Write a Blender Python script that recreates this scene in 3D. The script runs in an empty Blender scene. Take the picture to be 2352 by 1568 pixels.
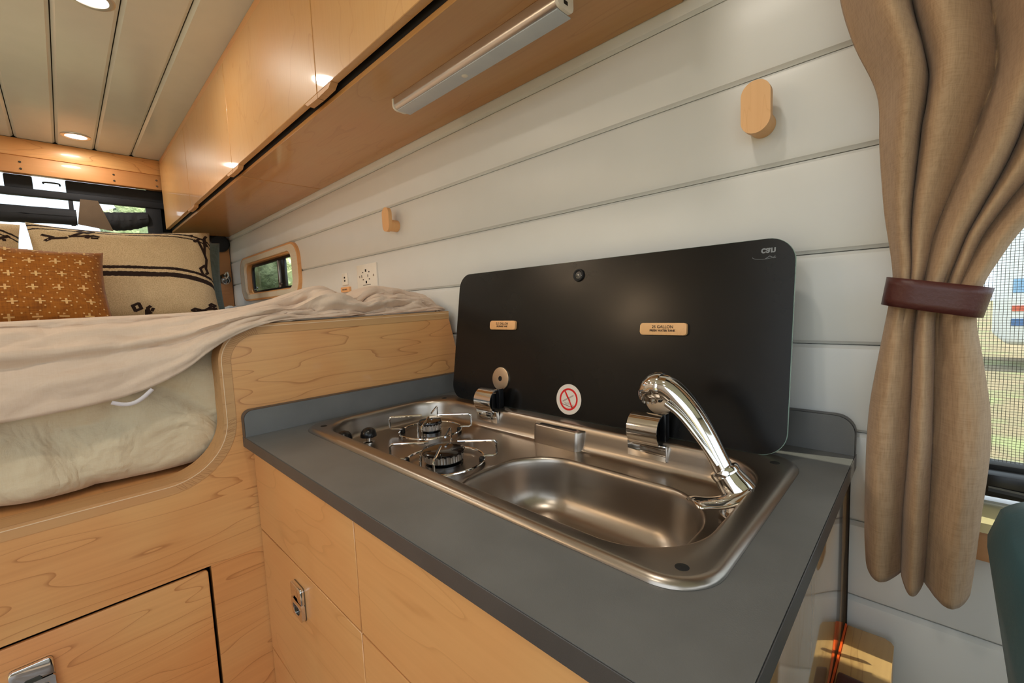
import bpy, bmesh, math, random
from mathutils import Vector, Matrix, noise
random.seed(7)
sc = bpy.context.scene
COL = sc.collection
PI = math.pi

# ------------------------------------------------------------------ camera
cam_d = bpy.data.cameras.new('camera')
cam_d.sensor_width = 36.0
cam_d.lens = 991.44 * 36.0 / 2352.0
cam_d.clip_start = 0.01
cam = bpy.data.objects.new('camera', cam_d)
COL.objects.link(cam)
_R = (Matrix.Rotation(0.768798886, 3, 'Z') @ Matrix.Rotation(-0.0870869427, 3, 'X')
      @ Matrix.Rotation(0.0424204760, 3, 'Y') @ Matrix(((1, 0, 0), (0, 0, -1), (0, 1, 0))))
cam.matrix_world = Matrix.Translation((0, 0, 1.14)) @ _R.to_4x4()
sc.camera = cam

# ------------------------------------------------------------------ world, sun, daylight, exposure
world = bpy.data.worlds.new('world')
sc.world = world
world.use_nodes = True
_bg = world.node_tree.nodes['Background']
_bg.inputs[0].default_value = (0.80, 0.905, 1.0, 1)
_bg.inputs[1].default_value = 3.2

def area(name, loc, target, sx, sy, power, color):
    d = bpy.data.lights.new(name, 'AREA')
    d.shape = 'RECTANGLE'; d.size = sx; d.size_y = sy; d.energy = power; d.color = color
    o = bpy.data.objects.new(name, d); COL.objects.link(o)
    o.location = loc
    o.rotation_euler = (Vector(target) - Vector(loc)).to_track_quat('-Z', 'Y').to_euler()
    return o
# daylight enters through the open sliding door behind the camera, the cab, the rear and the side window
def portal(name, loc, target, sx, sy):
    o = area(name, loc, target, sx, sy, 1.0, (1, 1, 1)); o.data.cycles.is_portal = True
portal('door_daylight', (.30, -1.03, 1.0), (.30, 0, 1.0), 1.5, 1.96)
portal('cab_daylight', (1.62, -.1, 1.35), (0, -.1, 1.35), 1.75, .9)
portal('rear_daylight', (-3.47, -.24, 1.54), (0, -.24, 1.54), 1.38, .72)
portal('side_daylight', (.74, .835, 1.26), (.74, 0, 1.26), 1.4, .72)
sun_d = bpy.data.lights.new('sun', 'SUN'); sun_d.energy = 12.0; sun_d.angle = 0.009
sun_d.color = (1.0, 0.93, 0.72)
sun = bpy.data.objects.new('sun', sun_d); COL.objects.link(sun)
SUN_DIR = Vector((-0.60, -0.14, -0.99))
sun.rotation_euler = SUN_DIR.to_track_quat('-Z', 'Y').to_euler()
sc.view_settings.view_transform = 'Standard'
sc.view_settings.look = 'None'
sc.view_settings.exposure = -0.62
sc.view_settings.gamma = 1.0
sc.view_settings.use_curve_mapping = False

# ------------------------------------------------------------------ materials
def lin(r, g, b):
    f = lambda c: (c / 12.92 if c <= 0.04045 else ((c + 0.055) / 1.055) ** 2.4)
    return (f(r / 255), f(g / 255), f(b / 255), 1)

class NT:
    def __init__(s, name):
        s.m = bpy.data.materials.new(name); s.m.use_nodes = True
        s.t = s.m.node_tree; s.b = s.t.nodes['Principled BSDF']
    def n(s, typ, **kw):
        x = s.t.nodes.new(typ)
        for k, v in kw.items():
            if k.startswith('i_'): x.inputs[k[2:].replace('_', ' ')].default_value = v
            else: setattr(x, k, v)
        return x
    def l(s, a, b): s.t.links.new(a, b)
    def set(s, **kw):
        for k, v in kw.items(): s.b.inputs[k.replace('_', ' ')].default_value = v
    def coords(s, scale=(1, 1, 1), rnd=True):
        tc = s.n('ShaderNodeTexCoord'); mp = s.n('ShaderNodeMapping')
        mp.inputs['Scale'].default_value = scale
        if rnd:
            oi = s.n('ShaderNodeObjectInfo'); mu = s.n('ShaderNodeMath', operation='MULTIPLY'); mu.inputs[1].default_value = 23.0
            ad = s.n('ShaderNodeVectorMath', operation='ADD')
            s.l(oi.outputs['Random'], mu.inputs[0]); s.l(tc.outputs['Object'], ad.inputs[0]); s.l(mu.outputs[0], ad.inputs[1])
            s.l(ad.outputs[0], mp.inputs['Vector'])
        else: s.l(tc.outputs['Object'], mp.inputs['Vector'])
        return mp.outputs[0]
    def noise(s, vec, scale, detail=2, rough=.5, dist=0):
        x = s.n('ShaderNodeTexNoise'); x.inputs['Scale'].default_value = scale; x.inputs['Detail'].default_value = detail
        x.inputs['Roughness'].default_value = rough; x.inputs['Distortion'].default_value = dist
        s.l(vec, x.inputs['Vector']); return x.outputs['Fac']
    def math(s, op, a, b=None):
        x = s.n('ShaderNodeMath', operation=op)
        for i, v in enumerate((a, b)):
            if v is None: continue
            if isinstance(v, (int, float)): x.inputs[i].default_value = v
            else: s.l(v, x.inputs[i])
        return x.outputs[0]
    def ramp(s, fac, stops):
        x = s.n('ShaderNodeValToRGB'); e = x.color_ramp.elements
        while len(e) < len(stops): e.new(0.5)
        for el, (p, c) in zip(e, stops): el.position = p; el.color = c if len(c) == 4 else (*c, 1)
        s.l(fac, x.inputs[0]); return x.outputs[0]
    def mix(s, fac, a, b, mode='MIX'):
        x = s.n('ShaderNodeMix', data_type='RGBA', blend_type=mode)
        for i, v in ((0, fac), (6, a), (7, b)):
            if isinstance(v, (int, float)): x.inputs[i].default_value = v
            elif isinstance(v, tuple): x.inputs[i].default_value = v
            else: s.l(v, x.inputs[i])
        return x.outputs[2]
    def bump(s, h, strength=.2, dist=.002):
        x = s.n('ShaderNodeBump'); x.inputs['Strength'].default_value = strength; x.inputs['Distance'].default_value = dist
        s.l(h, x.inputs['Height']); s.l(x.outputs[0], s.b.inputs['Normal'])

def plain(name, col, rough=.5, metal=0, coat=0, spec=None, grain=0, gscale=200, blotch=.10):
    t = NT(name); t.set(Base_Color=col, Roughness=rough, Metallic=metal)
    if coat: t.set(Coat_Weight=coat, Coat_Roughness=.08)
    if spec is not None: t.b.inputs['Specular IOR Level'].default_value = spec
    v = t.coords()
    nz = t.noise(v, 14, 3)
    c = t.mix(blotch, col, t.ramp(nz, [(0.3, (0, 0, 0)), (0.7, (1, 1, 1))]), 'OVERLAY')
    t.l(c, t.b.inputs['Base Color'])
    if grain: t.bump(t.noise(v, gscale, 2), grain, .001)
    return t.m

def wood(name, base, dark, axis, K=9, contrast=.5, rough=.32, across=5.0, along=1.0, coat=.25, pink=None):
    t = NT(name)
    sc3 = {'x': (along, across, across), 'y': (across, along, across), 'z': (across, across, along)}[axis]
    v = t.coords(sc3)
    big = t.noise(v, 1.0, 3.0, .55, .25)
    fr = t.math('FRACT', t.math('MULTIPLY', big, K))
    lines = t.ramp(fr, [(0.0, (1, 1, 1)), (0.03, (.6, .6, .6)), (0.07, (.14, .14, .14)), (0.25, (0, 0, 0)), (0.99, (.0, .0, .0)), (1.0, (.9, .9, .9))])
    f3 = {'x': (3, 160, 160), 'y': (160, 3, 160), 'z': (160, 160, 3)}[axis]
    fine = t.noise(t.coords(f3), 1.0, 2)
    blotch = t.noise(t.coords((1, 1, 1)), 4.5, 2)
    c0 = t.mix(t.ramp(blotch, [(0.35, (0, 0, 0)), (0.7, (1, 1, 1))]), base, pink or tuple(x * y for x, y in zip(base, (1.02, .9, .82, 1))))
    c1 = t.mix(t.math('MULTIPLY', lines, contrast), c0, dark)
    c2 = t.mix(t.math('MULTIPLY', t.math('SUBTRACT', fine, .35), .35), c1, dark)
    t.l(c2, t.b.inputs['Base Color'])
    t.set(Roughness=rough, Coat_Weight=coat, Coat_Roughness=.06)
    t.bump(fine, .05, .001)
    return t.m

M = {}
MB, MD = lin(226, 172, 112), lin(160, 94, 46)
M['maple_y'] = wood('maple_along_y', MB, MD, 'y', K=25, contrast=.62, along=.6, pink=lin(222, 154, 94))
M['maple_x'] = wood('maple_along_x', MB, lin(190, 128, 74), 'x', K=8, contrast=.38, pink=lin(226, 162, 102))
M['maple_z'] = wood('maple_along_z', MB, lin(190, 128, 74), 'z', K=8, contrast=.4, across=4)
M['maple_door'] = wood('maple_door', lin(214, 168, 112), lin(186, 126, 70), 'z', K=8, contrast=.32, across=3.5, along=1.6, rough=.42, coat=.5, pink=lin(216, 162, 100))
M['maple_top'] = wood('maple_panel_gloss', lin(206, 158, 104), lin(168, 108, 58), 'y', K=10, contrast=.4, rough=.22, coat=.5, along=.9)
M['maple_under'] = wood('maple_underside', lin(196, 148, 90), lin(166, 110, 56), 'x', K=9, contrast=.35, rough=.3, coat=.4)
M['maple_gloss'] = wood('maple_end_panel', lin(205, 165, 118), lin(168, 112, 64), 'z', K=8, contrast=.35, rough=.07, coat=.9)
M['orange_board'] = wood('orange_board', lin(200, 146, 94), lin(168, 106, 58), 'y', K=7, contrast=.25, rough=.45)
M['hook_wood'] = wood('hook_wood', lin(236, 186, 130), lin(214, 156, 96), 'z', K=6, contrast=.35, across=26, along=3, rough=.5, coat=0)
M['ply_edge'] = wood('ply_edge', lin(206, 160, 108), lin(150, 98, 54), 'y', K=3, contrast=.5, across=60, along=2, rough=.5, coat=0)
M['bench_wood'] = wood('bench_wood', lin(196, 166, 112), lin(140, 100, 54), 'y', K=5, contrast=.5, across=20, along=1.5, rough=.4)
M['white_board'] = plain('white_painted_board', lin(222, 222, 218), .34, grain=.03, gscale=60, blotch=.03)
M['ceiling_paint'] = plain('ceiling_paint', lin(206, 213, 212), .22, grain=.05, gscale=60, blotch=.03)
M['white_plastic'] = plain('white_plastic', lin(236, 230, 218), .35)
M['gap_shade'] = plain('gap_shade', lin(26, 20, 16), .8)  # near-black that puts the shade of gaps and openings into the colour
M['laminate'] = plain('grey_laminate', lin(108, 108, 106), .36, grain=.12, gscale=900)
M['laminate_edge'] = plain('grey_laminate_edge', lin(76, 72, 70), .42, grain=.1, gscale=900)
M['black_plastic'] = plain('black_plastic', lin(20, 20, 22), .28)
M['black_rubber'] = plain('black_rubber', lin(18, 18, 18), .6)
M['black_cloth'] = plain('black_cloth', lin(34, 36, 42), .8, grain=.4, gscale=300)
M['brown_mesh'] = plain('brown_mesh_cloth', lin(96, 78, 60), .8, grain=.6, gscale=500)
M['chrome'] = plain('chrome', (.82, .80, .78, 1), .06, 1)
M['dark_chrome'] = plain('dark_chrome', (.20, .21, .23, 1), .12, 1)
M['alu'] = plain('aluminium', (.70, .69, .68, 1), .3, 1)
M['diffuser'] = plain('frosted_diffuser', lin(200, 206, 214), .4)
M['enamel'] = plain('black_enamel', lin(22, 14, 12), .16, coat=.5)
M['gold_steel'] = plain('satin_disc_steel', (.66, .56, .44, 1), .35, 1)
M['leather'] = plain('brown_leather', lin(78, 34, 28), .42, grain=.25, gscale=260)
M['orange'] = plain('orange_edging', lin(232, 92, 26), .4)
M['sticker'] = plain('sticker_white', lin(232, 220, 206), .5)
M['red'] = plain('sticker_red', lin(222, 22, 22), .5)
M['ink'] = plain('engraved_ink', lin(50, 30, 22), .7)
M['logo'] = plain('logo_print', lin(128, 132, 136), .5)
M['teal_leather'] = plain('teal_seat', lin(52, 92, 102), .45, grain=.2, gscale=200)
M['zip'] = plain('zipper_white', lin(222, 214, 216), .5)
M['brown_yarn'] = plain('brown_yarn', lin(46, 28, 22), .9)
M['cream_yarn'] = plain('cream_yarn', lin(226, 186, 128), .9)
M['bark'] = plain('bark', lin(90, 72, 54), .9, grain=.6, gscale=20)
M['glass'] = None
def glass(name, tint, alpha):
    t = NT(name); tr = t.n('ShaderNodeBsdfTransparent'); gl = t.n('ShaderNodeBsdfGlossy'); mx = t.n('ShaderNodeMixShader')
    tr.inputs[0].default_value = tint; gl.inputs['Roughness'].default_value = .02
    mx.inputs[0].default_value = alpha
    t.l(tr.outputs[0], mx.inputs[1]); t.l(gl.outputs[0], mx.inputs[2])
    t.l(mx.outputs[0], t.t.nodes['Material Output'].inputs[0]); return t.m
M['glass'] = glass('clear_glass', (.95, .97, .97, 1), .06)
M['tinted'] = glass('tinted_glass', (.36, .38, .39, 1), .12)

t = NT('brushed_steel'); t.set(Base_Color=(.43, .375, .32, 1), Metallic=1, Roughness=.27)
v = t.coords((1, 1, 1)); fine = t.noise(v, 900, 2)
t.l(t.math('ADD', t.math('MULTIPLY', fine, .06), .27), t.b.inputs['Roughness'])
M['steel'] = t.m

t = NT('black_glass'); t.set(Base_Color=lin(13, 12, 11), Roughness=.3); t.b.inputs['Specular IOR Level'].default_value = .38
v = t.coords((1, 1, 1), False)
smear = t.ramp(t.noise(v, 9, 4, .6), [(0.45, (.0, .0, .0)), (0.75, (1, 1, 1))])
t.l(t.math('ADD', t.math('MULTIPLY', smear, .06), .24), t.b.inputs['Roughness'])
t.bump(t.noise(v, 1500, 1), .06, .0004)
M['black_glass'] = t.m
M['glass_edge'] = plain('glass_edge_green', lin(150, 176, 160), .15)

def cloth(name, col, dark, weave=1, scale=420, strength=.35, wr=0):
    t = NT(name)
    a = t.noise(t.coords((scale, scale * .06, scale * .06)), 1.0, 2)
    b = t.noise(t.coords((scale * .06, scale * .06, scale)), 1.0, 2)
    c = t.noise(t.coords((scale * .06, scale, scale * .06)), 1.0, 2)
    s_ = t.math('MULTIPLY', t.math('ADD', t.math('ADD', a, b), c), .333)
    t.l(t.mix(t.ramp(s_, [(0.36, (1, 1, 1)), (0.56, (0, 0, 0))]), col, dark), t.b.inputs['Base Color'])
    t.set(Roughness=.88); t.b.inputs['Sheen Weight'].default_value = .15
    h = s_
    if wr:
        w = t.noise(t.coords((1, 1, 1)), 6.5, 3, .55, 1.4)
        w = t.math('POWER', t.math('MULTIPLY', t.math('ABSOLUTE', t.math('SUBTRACT', w, .5)), 3.0), 1.15)
        w2 = t.noise(t.coords((1, 1, 1)), 30, 4, .6, .8)
        h = t.math('ADD', t.math('MULTIPLY', s_, .05), t.math('ADD', t.math('MULTIPLY', w, wr), t.math('MULTIPLY', w2, .35)))
    t.bump(h, strength, .011 if wr else .0012)
    return t.m
M['linen'] = cloth('linen_curtain', lin(180, 148, 114), lin(160, 128, 95), scale=1000, strength=.3)
M['duvet'] = cloth('duvet_cotton', lin(224, 200, 178), lin(220, 194, 170), scale=900, strength=.32, wr=.75)
M['sheet'] = cloth('sheet_cotton', lin(220, 204, 174), lin(216, 198, 166), scale=900, strength=.6, wr=.9)
M['white_sheet'] = cloth('white_sheet', lin(232, 228, 222), lin(220, 214, 206), scale=500, strength=.3, wr=.6)
M['mustard'] = cloth('mustard_cloth', lin(166, 102, 26), lin(132, 76, 16), scale=260, strength=.5)
M['grey_pillow'] = cloth('grey_blue_cloth', lin(120, 138, 138), lin(96, 114, 116), scale=300, strength=.4)

def kilim():
    t = NT('kilim_cloth')
    uv = t.n('ShaderNodeTexCoord'); sp = t.n('ShaderNodeSeparateXYZ'); t.l(uv.outputs['UV'], sp.inputs[0])
    vy = sp.outputs['Y']
    w = t.math('MULTIPLY', t.math('SUBTRACT', t.noise(uv.outputs['UV'], 60, 1), .5), .012)
    dr = t.math('POWER', t.math('MAXIMUM', t.math('SUBTRACT', sp.outputs['X'], .66), 0.0), 2.0)
    vy = t.math('ADD', t.math('ADD', vy, w), t.math('MULTIPLY', dr, .9))
    def band(a, b): return t.math('MULTIPLY', t.math('GREATER_THAN', vy, a), t.math('LESS_THAN', vy, b))
    m = band(.440, .492)
    for a, b in ((.522, .552), (.955, .974), (.918, .932)): m = t.math('ADD', m, band(a, b))
    s_ = t.noise(t.coords((300, 300, 300)), 1.0, 2)
    base = t.mix(t.ramp(s_, [(0.35, (1, 1, 1)), (0.6, (0, 0, 0))]), lin(232, 210, 172), lin(208, 182, 140))
    t.l(t.mix(m, base, lin(44, 28, 22)), t.b.inputs['Base Color'])
    t.set(Roughness=.9); t.bump(s_, .5, .002); return t.m
M['kilim'] = kilim()

def foliage(name, a, b):
    t = NT(name); v = t.coords((1, 1, 1)); n_ = t.noise(v, 3.0, 6, .7)
    t.l(t.ramp(n_, [(0.3, a), (0.65, b)]), t.b.inputs['Base Color']); t.set(Roughness=.8)
    t.bump(t.noise(v, 9, 4), .8, .1); return t.m
M['leaf_washed'] = foliage('leaves_washed', lin(150, 170, 118), lin(216, 230, 184))  # greens lightened to stand in for overexposed daylight
M['leaf_washed2'] = foliage('leaves_dark', lin(70, 104, 60), lin(160, 196, 120))
t = NT('campground_soil'); v = t.coords((1, 1, 1), False)
t.l(t.ramp(t.noise(v, .9, 6, .65), [(0.35, lin(150, 132, 104)), (0.5, lin(126, 116, 90)), (0.62, lin(132, 140, 96))]), t.b.inputs['Base Color'])
t.set(Roughness=.95); M['soil'] = t.m
def emit(name, col, st):
    t = NT(name); t.set(Base_Color=(1, 1, 1, 1)); t.b.inputs['Emission Color'].default_value = col
    t.b.inputs['Emission Strength'].default_value = st; return t.m
M['lamp_on'] = emit('lamp_lens_lit', (1, .96, .88, 1), 6.0)

# ------------------------------------------------------------------ mesh helpers
ORG = {}
class B:
    """collects shapes (world coordinates) for ONE mesh object"""
    def __init__(s): s.bm = bmesh.new()
    def _faces(s, vs, fs):
        bv = [s.bm.verts.new(v) for v in vs]
        for f in fs:
            try: s.bm.faces.new([bv[i] for i in f])
            except ValueError: pass
        return bv
    def box(s, x0, x1, y0, y1, z0, z1, bev=0, seg=2):
        vs = [(x, y, z) for x in (x0, x1) for y in (y0, y1) for z in (z0, z1)]
        bv = s._faces(vs, [(0, 1, 3, 2), (4, 6, 7, 5), (0, 4, 5, 1), (2, 3, 7, 6), (0, 2, 6, 4), (1, 5, 7, 3)])
        if bev:
            es = {e for v in bv for e in v.link_edges}
            bmesh.ops.bevel(s.bm, geom=list(es), offset=bev, segments=seg, affect='EDGES', profile=.5)
        return s
    def prism(s, pts, fn, d0, d1, bev=0, seg=2):
        """pts: 2-D outline; fn(u,v,d) -> 3-D; extruded from depth d0 to d1"""
        n = len(pts)
        vs = [fn(u, v, d0) for u, v in pts] + [fn(u, v, d1) for u, v in pts]
        fs = [tuple(range(n - 1, -1, -1)), tuple(range(n, 2 * n))] + [(i, (i + 1) % n, n + (i + 1) % n, n + i) for i in range(n)]
        bv = s._faces(vs, fs)
        if bev:
            top = set(bv[n:])
            es = [e for e in {e for v in top for e in v.link_edges} if e.verts[0] in top and e.verts[1] in top]
            bmesh.ops.bevel(s.bm, geom=es, offset=bev, segments=seg, affect='EDGES', profile=.5)
        return s
    def ring(s, outer, inner, fn, d0, d1):
        n = len(outer)
        vs = [fn(*p, d) for d in (d0, d1) for p in outer] + [fn(*p, d) for d in (d0, d1) for p in inner]
        fs = []
        for i in range(n):
            j = (i + 1) % n
            fs += [(i, j, n + j, n + i), (2 * n + i, 3 * n + i, 3 * n + j, 2 * n + j), (n + i, n + j, 3 * n + j, 3 * n + i), (i, 2 * n + i, 2 * n + j, j)]
        s._faces(vs, fs); return s
    def tube(s, pts, r, closed=False, seg=10, flat=None, caps=True):
        P = [Vector(p) for p in pts]; n = len(P); rs = r if isinstance(r, (list, tuple)) else [r] * n
        rows = []; up = None
        for i in range(n):
            a = P[i - 1] if (i or closed) else P[0]; b = P[(i + 1) % n] if (i < n - 1 or closed) else P[-1]
            t_ = (b - a).normalized()
            if up is None: up = Vector((0, 0, 1)) if abs(t_.z) < .9 else Vector((1, 0, 0))
            x = t_.cross(up); x = x.normalized() if x.length > 1e-6 else Vector((1, 0, 0)); y = x.cross(t_).normalized(); up = y
            fx, fy = flat or (1, 1)
            rows.append([P[i] + x * (math.cos(2 * PI * k / seg) * rs[i] * fx) + y * (math.sin(2 * PI * k / seg) * rs[i] * fy) for k in range(seg)])
        vs = [v for row in rows for v in row]; fs = []
        for i in range(n if closed else n - 1):
            j = (i + 1) % n
            for k in range(seg):
                l_ = (k + 1) % seg; fs.append((i * seg + k, i * seg + l_, j * seg + l_, j * seg + k))
        if not closed and caps: fs += [tuple(range(seg - 1, -1, -1)), tuple((n - 1) * seg + k for k in range(seg))]
        s._faces(vs, fs); return s
    def lathe(s, prof, o, ax=(0, 0, 1), seg=32, caps=True):
        ax = Vector(ax).normalized(); h = Vector((1, 0, 0)) if abs(ax.x) < .9 else Vector((0, 1, 0))
        u = ax.cross(h).normalized(); w = ax.cross(u).normalized(); o = Vector(o)
        vs = []; fs = []; n = len(prof)
        for r, z in prof:
            vs += [o + ax * z + u * (r * math.cos(2 * PI * k / seg)) + w * (r * math.sin(2 * PI * k / seg)) for k in range(seg)]
        for i in range(n - 1):
            for k in range(seg):
                l_ = (k + 1) % seg; fs.append((i * seg + k, i * seg + l_, (i + 1) * seg + l_, (i + 1) * seg + k))
        if caps: fs += [tuple(range(seg - 1, -1, -1)), tuple((n - 1) * seg + k for k in range(seg))]
        s._faces(vs, fs); return s
    def grid(s, nu, nv, fn):
        vs = [fn(i / (nu - 1), j / (nv - 1)) for j in range(nv) for i in range(nu)]
        s._faces(vs, [(j * nu + i, j * nu + i + 1, (j + 1) * nu + i + 1, (j + 1) * nu + i) for j in range(nv - 1) for i in range(nu - 1)])
        return s
    def rbox(s, c, size, r, cuts=10, fn=None):
        """rounded box; fn(local point) -> world point"""
        tmp = bmesh.new(); bmesh.ops.create_cube(tmp, size=2.0)
        bmesh.ops.subdivide_edges(tmp, edges=tmp.edges[:], cuts=cuts, use_grid_fill=True)
        h = Vector(size) * .5; inner = Vector((max(h.x - r, 0), max(h.y - r, 0), max(h.z - r, 0)))
        idx = {}; vs = []
        for v in tmp.verts:
            p = Vector((v.co.x * h.x, v.co.y * h.y, v.co.z * h.z))
            q = Vector([max(-inner[k], min(inner[k], p[k])) for k in range(3)]); d = p - q
            if d.length > 1e-9: p = q + d.normalized() * r
            idx[v.index] = len(vs); vs.append(p)
        tmp.verts.index_update(); fs = [tuple(w.index for w in f.verts) for f in tmp.faces]; tmp.free()
        vs = [fn(p) if fn else p + Vector(c) for p in vs]
        s._faces(vs, fs); return s
    def build(s, name, mat, parent=None, smooth=40, mod=None, subsurf=0, solid=0):
        bmesh.ops.remove_doubles(s.bm, verts=s.bm.verts[:], dist=1e-6)
        bmesh.ops.recalc_face_normals(s.bm, faces=s.bm.faces[:])
        if parent is not None: org = ORG[parent.name]
        else:
            co = [v.co for v in s.bm.verts]
            org = Vector(((min(c.x for c in co) + max(c.x for c in co)) / 2, (min(c.y for c in co) + max(c.y for c in co)) / 2, min(c.z for c in co)))
        for v in s.bm.verts: v.co -= org
        me = bpy.data.meshes.new(name); s.bm.to_mesh(me); s.bm.free()
        me.materials.append(M[mat] if isinstance(mat, str) else mat)
        if smooth is not None:
            for p in me.polygons: p.use_smooth = True
            me.set_sharp_from_angle(angle=math.radians(smooth))
        o = bpy.data.objects.new(name, me); COL.objects.link(o)
        if parent is not None: o.parent = parent
        else: o.location = org
        ORG[o.name] = org
        if subsurf:
            m_ = o.modifiers.new('subsurf', 'SUBSURF'); m_.levels = subsurf; m_.render_levels = subsurf
        if solid:
            m_ = o.modifiers.new('solid', 'SOLIDIFY'); m_.thickness = solid; m_.offset = 0
        return o

def thing(name, label, cat, loc, group=None):
    o = bpy.data.objects.new(name, None); o.empty_display_size = .05; COL.objects.link(o)
    o.location = loc; ORG[o.name] = Vector(loc); return tag(o, label, cat, group)
def tag(o, label=None, cat=None, group=None, kind=None):
    if label: o['label'] = label
    if cat: o['category'] = cat
    if group: o['group'] = group
    if kind: o['kind'] = kind
    return o
def struct(o): o['kind'] = 'structure'; return o
def sempty(name, loc=(0, 0, 0)):
    o = bpy.data.objects.new(name, None); o.empty_display_size = .05; COL.objects.link(o); o.location = loc
    ORG[o.name] = Vector(loc); o['kind'] = 'structure'; return o
def copy_tree(o, delta, parent=None):
    c = o.copy(); COL.objects.link(c); c.parent = parent
    if parent is None: c.location = Vector(o.location) + Vector(delta)
    ORG[c.name] = ORG[o.name] + Vector(delta)
    for ch in list(o.children): copy_tree(ch, delta, c)
    return c
def rrect(w, h, r, seg=8):
    pts = []
    for cx, cy, a0 in ((w / 2 - r, h / 2 - r, 0), (-w / 2 + r, h / 2 - r, 90), (-w / 2 + r, -h / 2 + r, 180), (w / 2 - r, -h / 2 + r, 270)):
        for k in range(seg + 1):
            a = math.radians(a0 + 90 * k / seg); pts.append((cx + r * math.cos(a), cy + r * math.sin(a)))
    return pts
def circ(r, n=40, cx=0, cy=0): return [(cx + r * math.cos(2 * PI * k / n), cy + r * math.sin(2 * PI * k / n)) for k in range(n)]
def frame(o, u, v, n):
    o, u, v, n = Vector(o), Vector(u).normalized(), Vector(v).normalized(), Vector(n).normalized()
    return lambda a, b, d=0: o + u * a + v * b + n * d
def interp(x, tab):
    """smooth piecewise interpolation through (x, y) pairs"""
    if x <= tab[0][0]: return tab[0][1]
    if x >= tab[-1][0]: return tab[-1][1]
    for i in range(len(tab) - 1):
        x0, y0 = tab[i]; x1, y1 = tab[i + 1]
        if x <= x1:
            m0 = ((y1 - tab[i - 1][1]) / (x1 - tab[i - 1][0])) if i else (y1 - y0) / (x1 - x0)
            m1 = ((tab[i + 2][1] - y0) / (tab[i + 2][0] - x0)) if i + 2 < len(tab) else (y1 - y0) / (x1 - x0)
            h = x1 - x0; t_ = (x - x0) / h
            return (2 * t_**3 - 3 * t_**2 + 1) * y0 + (t_**3 - 2 * t_**2 + t_) * h * m0 + (-2 * t_**3 + 3 * t_**2) * y1 + (t_**3 - t_**2) * h * m1
def sst(a, b, x):
    t_ = max(0, min(1, (x - a) / (b - a))); return t_ * t_ * (3 - 2 * t_)
def nz(x, y, z, o=3):
    return noise.fractal(Vector((x, y, z)), .9, 2.1, o)
def bez(pts, n=8):
    """catmull-rom polyline through pts"""
    P = [Vector(p) for p in pts]; out = []
    for i in range(len(P) - 1):
        p0 = P[i - 1] if i else P[0] * 2 - P[1]; p1, p2 = P[i], P[i + 1]; p3 = P[i + 2] if i + 2 < len(P) else P[-1] * 2 - P[-2]
        for k in range(n):
            t_ = k / n
            out.append(.5 * ((2 * p1) + (p2 - p0) * t_ + (2 * p0 - 5 * p1 + 4 * p2 - p3) * t_**2 + (3 * p1 - p0 - 3 * p2 + p3) * t_**3))
    out.append(P[-1]); return out
def text_mesh(s, size, fn, depth=.0003, lift=.0002, mat='ink', name='lettering', parent=None, bold=0.0, flipv=False, align='CENTER'):
    cu = bpy.data.curves.new('txt', 'FONT'); cu.body = s; cu.size = size; cu.align_x = align; cu.align_y = 'CENTER'; cu.extrude = 0; cu.offset = bold
    ob = bpy.data.objects.new('txt', cu); COL.objects.link(ob)
    dg = bpy.context.evaluated_depsgraph_get(); me = bpy.data.meshes.new_from_object(ob.evaluated_get(dg))
    b = B(); vs = [v.co.copy() for v in me.vertices]; fs = [tuple(p.vertices) for p in me.polygons]
    bpy.data.objects.remove(ob); bpy.data.curves.remove(cu); bpy.data.meshes.remove(me)
    b._faces([fn(v.x, -v.y if flipv else v.y, lift) for v in vs], fs)
    return b, name, mat, parent

XB = -0.981      # face of the bunk panel
YW = 0.792       # face of the white boarded wall
ZC = 2.0604      # ceiling boards
YD = 0.4735      # face of the overhead cabinet doors
ZU = 1.645       # underside of the overhead cabinets
XR = -3.27       # rear end

# ------------------------------------------------------------------ setting: wall, ceiling, floor, shell
wall = sempty('wall_right', (0, YW, 0))
rows = [0.05, .27, .405, .54, .674, .793, .929, 1.059, 1.196, 1.337, 1.480, 1.62, 1.76, 1.90, 2.06]
def board(x0, x1, z0, z1, bz0=True, bz1=True):
    """one white board, its long edges eased towards the room"""
    e = .0125; d = .0085; y = YW
    prof = [(z0 + .0006, y + .016), (z0 + .0006, y + d)]
    prof += [(z0 + e * .45, y + .0016), (z0 + e, y)] if bz0 else [(z0, y)]
    prof += [(z1 - e, y), (z1 - e * .45, y + .0016), (z1 - .0006, y + d)] if bz1 else [(z1, y)]
    prof += [(z1 - .0006, y + .016)]
    B().prism([(b_, a_) for a_, b_ in prof], lambda u, v, d_: Vector((d_, u, v)), x0, x1).build('board', 'white_board', wall, smooth=30)
for k in range(len(rows) - 1):
    z0, z1 = rows[k], rows[k + 1]
    if k == 8:
        board(-3.34, -2.99, z0, z1); board(-2.16, -.02, z0, z1); board(-2.99, -2.16, z0, 1.25, True, False)
    elif k == 9:
        board(-3.34, -2.99, z0, z1); board(-2.16, -.02, z0, z1); board(-2.99, -2.16, 1.44, z1, False, True)
    elif k == 5: board(-3.34, -.02, z0, z1)
    elif z0 > .9 and z0 < 1.7: board(-3.34, -.02, z0, z1)
    else: board(-3.34, 1.6, z0, z1)
def backing(*boxes):
    b = B()
    for q in boxes: b.box(*q)
    return b
struct(backing((-3.6, -2.99, .81, .83, 0, 2.1), (-2.16, -.02, .81, .83, 0, 2.1), (-2.99, -2.16, .81, .83, 0, 1.24), (-2.99, -2.16, .81, .83, 1.45, 2.1),
               (-.02, 1.6, .81, .83, 0, .86), (-.02, 1.6, .81, .83, 1.7, 2.1)).build('wall_outer', 'white_board', None, None))

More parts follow.
